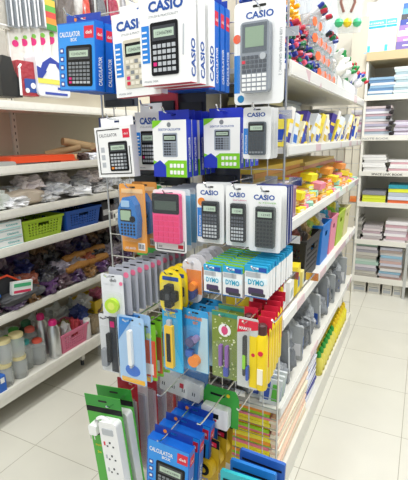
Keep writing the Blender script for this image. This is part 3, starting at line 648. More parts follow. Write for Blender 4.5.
def bag(name, label, cat, group, loc, sz, m, seed, rz=0, amp=.35, rx=0):
    o = crumple(name, *sz, m, seed, amp=amp); put(o, loc, (R(rx), 0, R(rz))); tag(o, label, cat, group); return o
def basket(name, w, d, h, m, hole=True, taper=.88):
    """open lattice basket, handle slot in the long sides; w along x"""
    t = empty(name); bb = B()
    def wall(p0, p1, q0, q1, slot):                     # bottom p0-p1, top q0-q1
        p0, p1, q0, q1 = map(Vector, (p0, p1, q0, q1)); nu, nv = 25, 15; vs = []
        for j in range(nv+1):
            for i in range(nu+1):
                u, v = i/nu, j/nv; vs.append((p0.lerp(p1, u)).lerp(q0.lerp(q1, u), v))
        fs = []
        for j in range(nv):
            for i in range(nu):
                u, v = (i+.5)/nu, (j+.5)/nv
                if slot and .36 < u < .64 and .66 < v < .8: continue
                if hole and 1 < i < nu-2 and 1 < j < nv-3 and i % 2 and j % 2: continue
                fs.append((j*(nu+1)+i, j*(nu+1)+i+1, (j+1)*(nu+1)+i+1, (j+1)*(nu+1)+i))
        bb.add(vs, fs, m)
    a, c = w/2, d/2; e, f = a*taper, c*taper
    wall((-e, -f, 0), (e, -f, 0), (-a, -c, h), (a, -c, h), True); wall((e, f, 0), (-e, f, 0), (a, c, h), (-a, c, h), True)
    wall((e, -f, 0), (e, f, 0), (a, -c, h), (a, c, h), True); wall((-e, f, 0), (-e, -f, 0), (-a, c, h), (-a, -c, h), True)
    bb.add([(-e, -f, .002), (e, -f, .002), (e, f, .002), (-e, f, .002)], [(0, 1, 2, 3)], m)
    bb.build('basket_body', t, solid=-.003)
    k = .006; r = B().box(-a-k, a+k, -c-k, -c+.001, h-.012, h+.002, m).box(-a-k, a+k, c-.001, c+k, h-.012, h+.002, m).box(-a-k, -a+.001, -c, c, h-.012, h+.002, m).box(a-.001, a+k, -c, c, h-.012, h+.002, m)
    r.build('rim', t); return t

# ================================================================ LEFT SHELVING
LX = -1.88; LB = -2.30; LY0 = .2; LY1 = 3.6
LG = empty('wall_shelving', (-2.1, 1.9, 0)); tag(LG, 'white shop shelving with beige back along the left aisle', 'shelving')
def ll(bb): bb.v = [(x+2.1, y-1.9, z) for x, y, z in bb.v]; return bb
ll(B().box(LB-.02, LB, LY0, LY1, .08, 2.7, PANEL)).build('back_panel', LG)
LZ = [1.70, 1.378, 1.156, .965, .616, .20]
for z_ in LZ:
    bb = B().box(LB, LX-.004, LY0, LY1, z_-.03, z_-.01, SHELF); bb.box(LX-.014, LX, LY0, LY1, z_-.045 if z_ > .3 else z_-.075, z_, SHELF)
    sh = ll(bb).build('shelf', LG)
    ll(B().box(LX, LX+.002, LY0, LY1, z_-.036, z_-.008, mat(hexc('ece9e0'), .25, vary=.1, scale=30))).build('price_strip', sh)
for yy in (.9, 1.9, 2.9):
    bb = B().box(LB, LB+.02, yy-.015, yy+.015, .0, 2.7, SHELF)
    for k in range(60): bb.box(LB+.02, LB+.0206, yy-.003, yy+.003, .3+k*.04, .315+k*.04, DARKHOLE)
    ll(bb).build('upright', LG)
    ll(B().box(LX-.1, LX-.07, yy-.012+.07, yy+.012+.07, .04, .135, SHELF).tube([(LX-.085, yy+.07, .0), (LX-.085, yy+.07, .04)], .012, DGREY, 10)).build('foot', LG)
def on(px_, py_, xx): return at(px_, py_, 'x', xx)
def span(xx, xl, xr, yt, yb):
    """on plane x=xx: y centre, bottom z, depth along y, height"""
    ym = (yt+yb)/2; xm = (xl+xr)/2; a = at(xl, ym, 'x', xx).y; c = at(xr, ym, 'x', xx).y
    return (a+c)/2, at(xm, yb, 'x', xx).z, c-a, at(xm, yt, 'x', xx).z-at(xm, yb, 'x', xx).z
# baskets on the fourth shelf
def put_basket(xl, xr, yt, yb, m, z_, nm, label, dx=.28):
    yc, zb, wy, hh = span(LX-.03, xl, xr, yt, yb); t = basket(nm, wy, dx, at((xl+xr)/2, yt, 'x', LX-.03).z-z_, m); put(t, (LX-.03-dx/2, yc, z_-.009), (0, 0, R(90))); tag(t, label, 'basket'); return t, yc, wy
put_basket(23, 64, 216, 243, H('a8c832'), .965, 'storage_basket', 'lime green lattice plastic basket on the left shelving')
put_basket(66, 101, 207, 231, H('2458b0'), .965, 'storage_basket', 'blue lattice plastic basket beside the lime green one')
for i, (y_0, dz_, c_) in enumerate(((1.62, .06, '703850'), (1.70, .07, '8a6a50'), (2.02, .07, '1c2c5c'), (2.12, .06, '24406c'))):
    bag('packet', '%s packet inside the %s basket, %s end' % (('maroon', 'brown', 'navy', 'slate blue')[i], 'lime green' if i < 2 else 'blue', 'near' if i % 2 == 0 else 'far'), 'packet', 'packets in the shelf baskets', (LX-.17, y_0, .975), (.16, .1, .075), mat(hexc(c_), .35, bump=.4), 50+i)
# tissue boxes
for i in range(3):
    yc, zb, wy, hh = span(LX-.02, -4, 23, 221, 253); bh = (at(10, 221, 'x', LX-.02).z-.957)/3
    t = empty('tissue_box', (LX-.11, yc, .957+i*bh)); B().box(-.09, .09, -wy/2, wy/2, 0, bh-.002, H('eef0ee')).build('carton', t)
    f = B().box(.09, .0906, -wy*.46, wy*.46, bh*.1, bh*.25, H('a8dcd8')); f.text('tissue', .0912, -wy*.1, bh*.45, bh*.4, H('46b0b0'), .01, 'R', wide=wy*.45); f.box(.09, .0906, -wy*.46, wy*.46, bh*.88, bh*.94, H('9cc8cc')); f.build('printed_front', t)
    tag(t, 'white and teal carton, %s of the stack of three' % ('bottom', 'middle', 'top')[i], 'carton', 'white and teal carton stack')
for i, (y_0, h_) in enumerate(((2.27, .13), (2.36, .1), (2.46, .14))):
    o = B().box(-.1, .1, -.04, .04, 0, h_, H(('2c2c34', '6a6468', '1e2430')[i])).box(.1, .1006, -.03, .03, h_*.3, h_*.6, H('c8c8cc')).build('small_carton'); put(o, (LX-.14, y_0, .957)); tag(o, '%s small carton right of the blue basket' % ('black', 'grey', 'dark navy')[i], 'carton', 'small dark cartons')
# second shelf: folders, tubes
zs = 1.368
lst = [('a9a9a6', 1.32, .03, .5, 'grey flat file at the near end of the pile'), ('5a5c5e', 1.5, .016, .6, 'dark grey file lying under the orange file'), ('f0562e', 1.78, .034, .44, 'orange flat file lying on the grey files'), ('ec6a3c', 1.92, .02, .30, 'lighter orange file at the far end of the pile'), ('3f9c58', 1.33, .01, .12, 'small green packet on the grey flat file')]
hz_ = [0, 0, .017, .0, .031]
for (c_, y_, th, ln, lb), hh in zip(lst, hz_):
    o = B().rrect(-ln/2, ln/2, 0, th, th*.4, -.13, .13, H(c_, .35), 2).build('flat_file'); put(o, (LX-.16, y_ if 'lighter' not in lb else y_+.12, zs+hh), (0, 0, R(90+rnd.uniform(-4, 4)))); tag(o, lb, 'file', 'flat files on the second shelf')
for i in range(5):
    t = B().tube([(0, -.11, 0), (0, -.03, .003), (0, .11, 0)], .024, mat(hexc('b89a70'), .6, vary=.12, scale=20), 14).build('kraft_roll', None, True); put(t, (LX-.13-.05*(i % 2), 1.98+.085*i, zs+.027+.040*(i % 3)), (R((0, 12, -10, 8, -14)[i]), 0, R(-60+22*i))); tag(t, 'brown kraft roll, %s from the near end' % (['first']+ORD[1:])[i], 'roll', 'kraft rolls on the left shelving')
for i, (y_, c_, lb) in enumerate(((2.10, '3c2420', 'dark brown'), (2.2, 'e4e6ec', 'white and blue'), (2.32, 'd85040', 'red'), (2.44, 'd8d4cc', 'cream'))):
    bag('packet', lb+' packet in front of the kraft rolls', 'packet', 'packets before the kraft rolls', (LX-.06, y_-.02, zs+.002), (.1, .12, .05), mat(hexc(c_), .3, bump=.5), 70+i)
# third shelf: plastic bags
bag('plastic_bag', 'white plastic bag printed green at the near end', 'bag', 'plastic bags on the third shelf', (LX-.14, 1.40, 1.147), (.22, .26, .13), H('dfe4de', .3, bump=.4), 1)
for i in range(5):
    o = B().disc(0, 0, .016, -.001, .001, GREEN, 10, 1.5).build('leaf_print'); o['label'] = 'green leaf print'
    put(o, (LX-.03+.0, 1.36+.035*(i % 3), 1.19+.03*(i//2)), (0, R(20*i), R(90))); o.parent = bpy.data.objects['plastic_bag']; o.matrix_parent_inverse = Matrix.Translation(bpy.data.objects['plastic_bag'].location).inverted()
bag('cloth_bundle', 'beige folded bowl shaped bundle among the plastic bags', 'bundle', None, (LX-.16, 1.66, 1.147), (.22, .30, .10), mat(hexc('cfc0ae'), .6, bump=.3), 5, amp=.15)
yy = 1.55
for i in range(13):
    yb = 1.56+i*.085; up = (i % 3)*.035
    bag('plastic_bag', 'clouded %s plastic bag, %s from the near end' % (('clear', 'grey', 'pinkish')[i % 3], (['first']+ORD[1:])[i]), 'bag', 'plastic bags on the third shelf', (LX-.08-.05*(i % 2)-.03*(i % 3), yb, 1.15+up), (.15, .15, .06+.012*(i % 3)), (mat((.86, .86, .88), .2, bump=.9, scale=22, vary=.15), mat((.74, .75, .78), .2, bump=.9, scale=22, vary=.2), mat((.80, .72, .72), .25, bump=.9, scale=22, vary=.12))[i % 3], 10+i, rz=rnd.uniform(-40, 40), amp=.5)
# fifth shelf: coloured bags
cols5 = [('5c4650', 'rose grey'), ('2c2c38', 'charcoal'), ('2a3068', 'navy'), ('8c7884', 'mauve grey'), ('4c3858', 'dusky purple'), ('a8a0b0', 'pale lilac'), ('3c2c30', 'dark plum'), ('44305c', 'violet'), ('7c5a34', 'ochre brown'), ('948c90', 'grey'), ('26262a', 'black'), ('7a5c3c', 'tan'), ('5a3c66', 'bright purple'), ('a85c48', 'orange red'), ('3c2c48', 'deep violet'), ('6c5848', 'brown')]
for i in range(44):
    yb = 1.34+i*.031+rnd.uniform(-.02, .02); back = i % 4; ccc, nm = cols5[(i*5) % len(cols5)]
    m_ = mat(hexc(ccc), .2, bump=1., scale=34, vary=.6, gloss=.9)
    bag('packet', 'shiny crumpled %s packet on left fifth shelf, %s from the near end' % (nm, nth(i+1)), 'packet', 'crumpled packets on the fifth shelf',
        (LX-.07-.065*back, yb, .607+.05*back), (.12, .13+.03*(i % 2), .08+.015*back), m_, 100+i, rz=rnd.uniform(-50, 50), amp=.55)
for i in range(4):                                      # rattan rolls
    t = B().tube([(0, -.09, 0), (0, -.05, .002), (0, -.02, 0), (0, .02, .003), (0, .06, 0), (0, .09, 0)], [.022, .028, .023, .029, .024, .02], mat(hexc('b8803c'), .5, bump=.8, scale=70, vary=.25), 14).build('twine_roll', None, True); put(t, (LX-.07-.06*(i//2), 1.98+.20*(i % 2)+.04*(i//2), .70+.05*(i//2)), (R(4), 0, R(-6))); tag(t, 'ochre twine roll, %s' % ('lower near one', 'lower far one', 'upper near one', 'upper far one')[i], 'roll', 'ochre twine rolls')
o = B().prism([(-.14, 0), (.14, 0), (.13, .05), (.06, .10), (-.06, .11), (-.12, .06)], -.03, .03, H('2c2c30', .6)).build('pouch'); put(o, (LX-.1, 1.40, .70), (0, 0, R(84))); tag(o, 'black pouch with orange piping above the grey cloth', 'pouch')
pb = B().tube([(-.14, -.034, .03), (-.06, -.034, .09), (.06, -.034, .1), (.13, -.034, .05)], .006, H('e8502c'), 8).build('piping', o, True)
o = B().box(-.06, .06, -.012, .012, 0, .07, H('e8ece8')).box(-.05, .05, -.0126, -.012, .04, .06, H('4ab07c')).box(-.05, .05, -.0126, -.012, .008, .022, H('d8385c')).build('small_carton'); put(o, (LX-.02, 1.50, .69), (0, R(8), R(82))); tag(o, 'white small carton with green and red print', 'carton')
bag('folded_cloth', 'dark grey folded cloth on the fifth shelf', 'cloth', None, (LX-.06, 1.52, .64), (.14, .3, .06), mat(hexc('4a4a4c'), .8, bump=.3), 33, amp=.2)
t = basket('storage_basket', .2, .26, .11, H('2468c0'), hole=False); put(t, (LX-.17, 1.28, .607), (0, 0, R(90))); tag(t, 'blue plastic tray at the near end of fifth shelf', 'basket')
# bottom shelf
zb_ = .19
def jar(lidc, r=.045, h=.13, m=mat((.85, .9, .9), .08, alpha=.32, gloss=1.), fill=None):
    t = empty('storage_jar'); B().lathe([(r*.9, 0), (r, .006), (r, h*.8), (r*.8, h*.92), (r*.8, h*.94)], m).build('jar_body', t, True)
    B().lathe([(r*.86, h*.93), (r*.93, h*.94), (r*.93, h*1.08), (r*.86, h*1.1)], lidc).build('lid', t, True)
    if fill: B().lathe([(r*.8, .006), (r*.85, .02), (r*.85, h*.4)], fill).build('contents', t, True)
    return t
lidb = H('e0d29c')
for i, (px_, py_, lv) in enumerate(((20, 367, 0), (5, 373, 0), (17, 346, 1), (4, 351, 1))):
    P = at(px_, py_, 'x', LX-.07); t = jar(lidb, .042, .12); put(t, (LX-.07, P.y, zb_ if lv == 0 else zb_+.135)); tag(t, 'clear jar with beige lid, %s' % ('lower right of four', 'lower left of four', 'upper right of four', 'upper left of four')[i], 'jar', 'clear jars with beige lids')
def steel(h=.2, r=.033, capc=MAGENTA, body=None):
    t = empty('water_bottle'); B().lathe([(r*.9, 0), (r, .006), (r, h*.78), (r*.6, h*.88), (r*.55, h*.9)], body or mat((.6, .62, .63), .3, .9)).build('bottle_body', t, True)
    B().lathe([(r*.6, h*.88), (r*.66, h*.89), (r*.66, h*.99), (r*.5, h*1.02)], capc).build('cap', t, True); return t
def onL(px_, py_, dx): P = at(px_, py_, 'x', LX-dx); return P
P = onL(57, 366, .06); t = steel(.24, .038); put(t, (LX-.06, P.y, zb_)); tag(t, 'steel water bottle with a pink cap, nearer the aisle', 'bottle', 'steel bottles with pink caps')
P = onL(44, 350, .16); t = steel(.26, .036); put(t, (LX-.16, P.y, zb_)); tag(t, 'steel water bottle with a pink cap, farther back', 'bottle', 'steel bottles with pink caps')
for i, (px_, dx, h_, capc, bm, lb) in enumerate(((8, .2, .2, H('58b838'), mat((.85, .9, .9), .08, alpha=.32, gloss=1.), 'clear bottle with a green cap, nearest the near end'), (16, .26, .2, H('4aa84a'), mat(hexc('7cc84c'), .3), 'green bottle behind the beige lidded jars'), (25, .12, .17, H('38a8a8'), mat((.85, .9, .9), .08, alpha=.32, gloss=1.), 'clear tumbler with a teal lid'), (38, .10, .15, H('e8604c'), mat((.85, .9, .9), .08, alpha=.32, gloss=1.), 'clear tumbler with a coral lid, front'), (32, .18, .2, H('e87060'), mat((.85, .9, .9), .08, alpha=.32, gloss=1.), 'clear tumbler with a coral lid, behind'), (29, .24, .22, H('2f6848'), mat(hexc('384c3c'), .4), 'dark green bottle at the shelf back'))):
    P = onL(px_, 350, dx); t = steel(h_, .045, capc, bm); t.name = 'drink_bottle'; put(t, (LX-dx, P.y, zb_)); tag(t, lb, 'bottle')
yc, z0_, wy, hh = span(LX-.03, 63, 87, 325, 352); t = basket('storage_basket', wy*1.15, .2, .13, H('e07898')); put(t, (LX-.13, yc, zb_-.004), (0, 0, R(90))); tag(t, 'pink lattice basket on the bottom left shelf', 'basket')
for i in range(4):
    bag('packet', '%s packet sitting in the pink basket' % ('tan', 'white', 'olive', 'red')[i], 'packet', 'packets in the pink basket', (LX-.13+.03*(i % 2), yc-.06+.04*i, zb_+.03), (.07, .07, .13), mat(hexc(('b89460', 'dcdcdc', '8a8450', 'c84850')[i]), .4, bump=.5), 40+i)
t = basket('storage_basket', .26, .2, .10, H('d8b822'), hole=False); put(t, (LX-.2, 2.28, zb_+.1), (0, 0, R(90))); tag(t, 'yellow plastic basket behind the bottle shelf stack', 'basket')
for i in range(6):
    bag('packet', 'assorted %s packet piled by the yellow basket' % ('blue', 'white', 'brown', 'pink', 'grey', 'orange')[i], 'packet', 'packets by the yellow basket', (LX-.16-.03*(i % 2), 2.05+.08*i, zb_+.09+.05*(i % 2)), (.12, .1, .1), mat(hexc(('3a4a88', 'cccccc', '6a4a30', 'd87898', '888c90', 'c87840')[i]), .3, bump=.7, vary=.2), 60+i, amp=.5)
P = onL(95, 338, .07); o = crumple('paper_bag', .1, .12, .13, mat(hexc('8a7a60'), .6, bump=.5), 77, amp=.15); put(o, (LX-.07, P.y, zb_)); tag(o, 'brown bag right of the pink basket', 'bag')
P = onL(90, 340, .07); t = jar(WHITE, .025, .13, H('d8d4d4')); put(t, (LX-.05, P.y-.04, zb_)); tag(t, 'small white bottle between pink basket and brown bag', 'bottle')
for i in range(5):
    bag('plastic_bag', 'clear plastic bag at the back of the bottom shelf, %s' % (['nearest']+ORD[1:])[i], 'bag', 'clear bags behind the bottles', (LX-.30, 1.4+.2*i, zb_+.002), (.14, .18, .18), mat((.6, .64, .64), .25, bump=.7, scale=30), 90+i, amp=.5)
o = B().box(-.03, .03, -.02, .02, 0, .1, H('1f62c0')).box(.03, .0306, -.012, .012, .06, .09, WHITE).build('small_carton'); P = at(0, 380, 'x', LX-.03); put(o, (LX-.04, P.y, zb_)); tag(o, 'small blue carton at the picture edge beside the jars', 'carton')
# top shelf and what hangs above it
def cardL(name, xx, xl, xr, yt, yb, fn, lb, cat, grp=None, rz=0, th=.02):
    yc, z0_, wy, hh = span(xx, xl, xr, yt, yb); t = empty(name, (xx, yc, z0_)); t.rotation_euler = (0, 0, R(90+rz)); fn(t, wy, hh); return tag(t, lb, cat, grp)
def glove(t, w, h):
    B().rrect(-w/2, w/2, 0, h, w*.12, -.012, .012, mat(hexc('dcdad2'), .35, bump=.4, scale=30)).build('pack', t); B().disc(w*.05, h*.55, w*.22, -.0135, -.012, MAGENTA, 12).disc(w*.15, h*.7, w*.12, -.014, -.012, H('7cc040'), 10).rrect(-w*.4, -w*.3, h*.1, h*.9, .003, -.0135, -.012, WHITE, 2).build('printed_flower', t)
for i in range(5):
    cardL('glove_pack', LX-.14-.0*i, 8+i*8, 20+i*9, 28-i, 63-i, glove, 'white hanging pack with magenta flower print, %s from the left' % (['first']+ORD[1:])[i], 'glove pack', 'white flower print packs', rz=-25)
def penp(t, w, h):
    B().box(-w/2, w/2, -.002, .002, 0, h, H('aab0b4')).box(-w*.5, w*.5, -.003, -.002, h*.84, h*.97, H('2c3c60')).build('backing_card', t)
    s = B()
    for k in range(4): s.tube([(w*(-.36+.24*k), -.008, h*.04), (w*(-.36+.24*k), -.008, h*.8)], w*.07, H('e4e4e6') if k % 2 else H('6c7278'), 7)
    s.build('pens', t, True)
for i in range(4):
    cardL('pen_pack', LX-.1, 7+i*9, 17+i*9, -8, 27, penp, 'grey hanging pen pack, %s from the left' % (['first']+ORD[1:])[i], 'pen pack', 'grey hanging pen packs', rz=-12)
def stripe(t, w, h):
    s = B()
    for k in range(6): s.box(-w/2, w/2, -.003, .003, h*k/6, h*(k+1)/6, H(('3c9440', 'e08a2c', 'c84038', '58a83c', 'e0b83c', '3c8840')[k]))
    s.build('sheet', t)
cardL('striped_card', LX-.1, 44, 55, -6, 30, stripe, 'green and orange striped card hanging at top left', 'card')
def rb(t, w, h):
    B().rrect(-w/2, w/2, 0, h, .01, -.03, .03, mat(hexc('a83440'), .35, bump=.4)).build('pack', t); B().rrect(-w*.2, w*.45, h*.1, h*.5, .01, -.032, -.03, H('2c4f9c')).disc(w*.2, h*.3, w*.12, -.034, -.032, WHITE).disc(-w*.1, h*.15, w*.1, -.034, -.032, WHITE).build('printed_label', t)
cardL('soft_pack', LX-.08, 15, 34, 62, 96, rb, 'red and blue soft pack on the top left shelf', 'pack', rz=-6)
def wb(t, w, h):
    B().rrect(-w/2, w/2, 0, h, .02, -.05, .05, mat(hexc('e4e6ea'), .3, bump=.2)).build('pack', t)
    B().prism([(-w*.45, h*.5), (-w*.3, h*.8), (-w*.05, h*.96), (w*.2, h*.85), (w*.4, h*.6), (w*.35, h*.5), (w*.1, h*.78), (-w*.1, h*.8), (-w*.3, h*.5)], -.052, -.05, H('243c9c')).rrect(-w*.08, w*.1, h*.42, h*.8, .004, -.053, -.05, WHITE).box(-w*.48, w*.48, -.052, -.05, h*.3, h*.42, H('e8dc5c')).box(-w*.3, w*.4, -.052, -.05, h*.04, h*.1, H('3c4fa8')).prism([(-w*.48, h*.42), (-w*.35, h*.42), (-w*.2, h*.6), (-w*.48, h*.7)], -.053, -.05, H('243c9c')).box(w*.1, w*.3, -.0525, -.05, h*.18, h*.24, H('3c4fa8')).build('printed_label', t)
cardL('cotton_pack', LX-.07, 32, 62, 57, 97, wb, 'white pack with navy arch and yellow band', 'pack', rz=-4)
def bk(t, w, h):
    B().prism([(-w/2, 0), (w/2, 0), (w*.45, h*.4), (w*.2, h*.7), (w*.1, h), (-w*.3, h*1.02), (-w/2, h*.7)], -.05, .05, H('1c1e20', .4)).build('pack', t); B().tube([(w*.36, -.06, h*.05), (w*.4, -.06, h*.75)], .006, WHITE, 8).tube([(w*.36, -.06, h*.75), (w*.5, -.06, h*.85)], .006, WHITE, 8).build('white_stick', t)
cardL('black_bag', LX-.07, -6, 14, 58, 97, bk, 'black bag with a white stick at top left edge', 'bag')
def sheet(t, w, h): B().box(-w/2, w/2, -.004, .004, 0, h, mat(hexc('b4b0a6'), .3, bump=.3)).box(-w*.4, w*.4, -.005, -.004, h*.1, h*.14, WHITE).build('sleeve', t)
for i, (a, c, e, f) in enumerate(((-6, 6, 30, 62), (-6, 7, -6, 28), (57, 70, -4, 14), (68, 82, -4, 12))):
    cardL('plastic_sleeve', LX-.12, a, c, e, f, sheet, 'grey plastic sleeve hanging, %s' % ('left edge lower', 'left edge upper', 'above the blue cartons', 'right above the blue cartons')[i], 'sleeve', 'hanging plastic sleeves')
for i, (yy, c_) in enumerate(((2.12, '6c6460'), (2.2, 'b8b4b0'), (2.25, 'c84838'), (2.4, '5a5c60'), (2.55, '983048'), (2.72, 'a8a8aa'), (2.9, '305088'))):
    bag('hanging_bag', '%s hanging bag on the upper left shelving, %s along' % (('taupe', 'grey', 'red', 'charcoal', 'crimson', 'silver', 'blue')[i], (['first']+ORD[1:])[i]), 'bag', 'hanging bags behind the cartons', (LX-.12, yy, 1.95), (.1, .13, .5), mat(hexc(c_), .3, bump=.5, vary=.2), 200+i)

# ================================================================ BACK SHELVING
BY = 4.2; BXL = -.53; BXR = 2.2
BG = empty('notebook_shelving', (.8, 4.45, 0)); tag(BG, 'white shelving stacked with notebooks at the back', 'shelving')
def bl(bb): bb.v = [(x-.8, y-4.45, z) for x, y, z in bb.v]; return bb
bl(B().box(BXL, BXR, 4.68, 4.70, .05, 2.9, mat(hexc('dedbd0'), .6))).build('back_panel', BG)
for x_ in (BXL, -.02+.0, 1.2, BXR-.02):
    zt_ = 2.9 if x_ != -.02 else .5
for zt_, lh in ((.175, .055), (.54, .045), (.90, .045), (1.18, .04), (1.50, .045), (1.845, .045)):
    bb = B().box(BXL, BXR, BY, 4.68, zt_-.03, zt_-.008, SHELF).box(BXL, BXR, BY-.012, BY, zt_-lh, zt_, SHELF); bl(bb).build('shelf', BG)
bl(B().box(BXL, BXR, BY-.02, 4.68, 2.13, 2.2, mat(hexc('cdb68c'), .5))).build('wooden_beam', BG)
bl(B().box(BXL, BXL+.02, BY, 4.68, 0, 2.13, SHELF)).build('side_panel', BG); bl(B().box(-.075, -.05, BY-.015, BY+.01, 0, .53, STEEL)).build('upright', BG)
# cartons below
for i, (xa, xb) in enumerate(((-.52, -.40), (-.38, -.27), (-.25, -.165), (-.155, -.08))):
    o = B().box(xa, xb, BY+.03, BY+.2, 0.0, .105, H('dcd8cc')).box(xa+.01, xb-.01, BY+.0294, BY+.03, .02, .05, LGREY).box(xa+.01, xb-.01, BY+.0294, BY+.03, .06, .066, MGREY).build('floor_carton'); tag(o, 'low white carton on floor under notebook shelving, %s from the left' % (['first']+ORD[1:])[i], 'carton', 'low cartons under the notebook shelving')
NB = ['e6e4e0', 'd8d0cc', 'c8c4c8', 'b8c4cc', 'dcc8c4', 'e8e8ec', 'a8b8c8', 'cfc8b4', 'e4d8d8', 'bcc8b8']
def stack(name, x0, x1, zt_, zb2, n, cols, desc, cat='notebook', y0=BY+.01, y1=None, jx=.012, band=None):
    """a stack of books, every one its own object; desc names the stack"""
    y1 = y1 or y0+.27; th = (zt_-zb2)/n; protos = {}
    for i in range(n):
        c_ = cols[i % len(cols)]
        if c_ not in protos:
            bb = B().box(-(x1-x0)/2, (x1-x0)/2, 0, y1-y0, 0, th*.16, H(c_)).box(-(x1-x0)/2, (x1-x0)/2, 0, y1-y0, th*.8, th*.94, H(c_)).box(-(x1-x0)/2+.002, (x1-x0)/2-.002, .003, y1-y0, th*.16, th*.8, PAPER)
            t = empty(name); bb.build('cover', t); B().box(-(x1-x0)/2-.0005, (x1-x0)/2+.0005, -.0005, .002, th*.02, th*.92, H(c_)).build('spine', t); protos[c_] = t; o = t
        else: o = copy_tree(protos[c_])
        put(o, ((x0+x1)/2+rnd.uniform(-jx, jx), y0+rnd.uniform(0, .012), zb2+i*th), (0, 0, R(rnd.uniform(-1.5, 1.5))))
        tag(o, '%s, %s' % (desc, ('bottom one' if i == 0 else 'top one' if i == n-1 else (['first']+ORD[1:])[i]+' from the bottom') if n > 1 else 'single'), cat, desc+' stack')
def bx(pxx, pyy): return at(pxx, pyy, 'y', BY+.02)
def bst(xl, xr, yt, zb2, n, cols, desc, **k):
    a = bx(xl, yt).x; c = bx(xr, yt).x; zt_ = bx((xl+xr)/2, yt).z; stack('notebook', a, c, zt_, zb2, n, cols, desc, **k)
bst(356, 379, 258-18, .167, 12, ['b0aaa0', 'c8c4b8', 'a8a4ac', 'd4ccd0', 'a8c4b4', 'c4d4c8'], 'grey green notebook in the lowest left stack')
bst(381, 403, 248, .167, 12, ['c8a8a0', 'b8b4b8', '90b8cc', 'd8d4d0', 'a89890', 'c8c8d4'], 'mixed notebook in the lowest right stack')
bst(363, 382, 226, .53, 6, ['d4c8c8', 'b8b0b0', 'e0dcd8', 'c0a8b0'], 'pink grey notebook on the second shelf, left stack')
bst(386, 408, 222, .53, 7, ['e4dcdc', 'd0a8b0', 'e8e4e4', 'c8b8c0'], 'pink white notebook on the second shelf, right stack')
bst(355, 362, 218, .53, 7, ['8a8880', 'a8a49c'], 'dark grey notebook at the pillar end')
bst(363, 386, 191, .892, 3, ['d8e03c', 'e4e84c', '8c8c94'], 'lime notebook on the third shelf', jx=.003)
bst(389, 412, 185, .892, 5, ['e8703c', 'd4dce8', 'b8c0cc', 'e4e83c', '2c98a8'], 'bright binder at the right of the third shelf', jx=.002)
bst(351, 361, 196, .892, 2, ['e07838', 'e48c48'], 'orange notebook by the pillar')
bst(364, 387, 155, 1.172, 7, ['e8e6e2', 'dcdad6', 'f0eeea'], 'white notebook in the middle left stack')
bst(390, 414, 160, 1.172, 6, ['f0eeea', 'd8a8b0', 'e8e6e4'], 'white notebook in the middle right stack')
bst(364, 392, 106, 1.492, 12, ['d4d4d8', 'a8b8c4', 'c8a8b0', 'e4e4e8', 'b0acc0', 'd8c8c8'], 'pastel notebook in the label shelf left stack')
bst(352, 363, 110, 1.492, 11, ['a8a4a8', 'c8c4c8', 'a87890'], 'dull notebook at the label shelf pillar end')
bst(395, 415, 120, 1.492, 9, ['d0c8d8', 'e0dce4', 'b8a8b8'], 'lilac notebook in the label shelf right stack')
bst(370, 395, 77, 1.837, 7, ['8cb0cc', 'd8e0e8', '6088b0'], 'pale blue notebook on the upper left')
bst(396, 418, 66, 1.837, 11, ['c8d8d8', 'e0e8e8', 'a8c0c8'], 'mint notebook on the upper right')
for i, (a, c, yt, yb, cc, lb) in enumerate(((366, 386, -8, 46, 'f2f4f6', 'white folder with cyan band, left of two'), (386.5, 397, -8, 44, 'eef2f8', 'white folder with cyan band, right of two'))):
    xa, xb = bx(a, 20).x, bx(c, 20).x; za, zc = 2.2, 2.62; t = empty('display_folder', ((xa+xb)/2, BY+.02, za)); t.rotation_euler = (R(-8), 0, 0); ww = xb-xa
    B().box(-ww/2, ww/2, 0, .008, 0, zc-za, H(cc)).build('cover', t); B().box(-ww/2, ww/2, -.0006, 0, .20, .22, TEAL).box(-ww/2, ww/2, -.0006, 0, .225, .27, H('5cb8e4')).box(-ww*.5, -ww*.2, -.0006, 0, .0, .06, H('40b4e4')).text('A4 PAPER', -ww*.4, -.001, .235, .022, WHITE, .01, wide=ww*.8).build('printed_band', t); tag(t, lb, 'folder', 'white folders on the beam')
xa = bx(398, 20).x
for i in range(8):
    cc = ('6a5a9c', 'a87ab0', 'e8e0e8', '8c6aa8', '2c3f94', '38383c', '5c9cd4', '2c62c8')[i]
    o = B().box(0, .5, -.004, .004, 0, .07, H(cc)).box(.05, .4, -.005, -.004, .03, .04, WHITE).build('display_magazine'); put(o, (xa+.004*i, BY+.02+.012*i, 2.2+.045*i), (R(-14), 0, 0)); tag(o, '%s cover in the fanned display above the beam' % ('violet', 'mauve', 'white', 'purple', 'navy', 'black', 'light blue', 'blue')[i], 'magazine', 'fanned covers above the beam')
f = B(); f.text('SPACE LINK BOOK', -.42, BY-.0135, 1.148, .026, BLACK, .01, wide=.26); f.text('NOTE BOOK', -.52, BY-.0135, 1.466, .022, MGREY, .0, wide=.22); f.text('A4 NOTES', -.15, BY-.0135, 1.466, .022, MGREY, .0, wide=.2); bl(f).build('shelf_lettering', BG)
# magenta strip
for i in range(6):
    P = bx(392 - (i % 2)*3, 128-i*5); o = crumple('binder_clip', .04, .03, .03, H('20181c'), 300+i); put(o, (P.x, BY-.005, 1.50+.045*i), (0, 0, 0)); tag(o, 'black clip bundle between notebook stacks, %s up' % (['first']+ORD[1:])[i], 'clip', 'black clips between the notebook stacks')

# ================================================================ GONDOLA CONTENTS
def gz(k): return LIPS[k][0]-.012
def gy_at(px_, py_, xx=XE): return at(px_, py_, 'x', xx).y
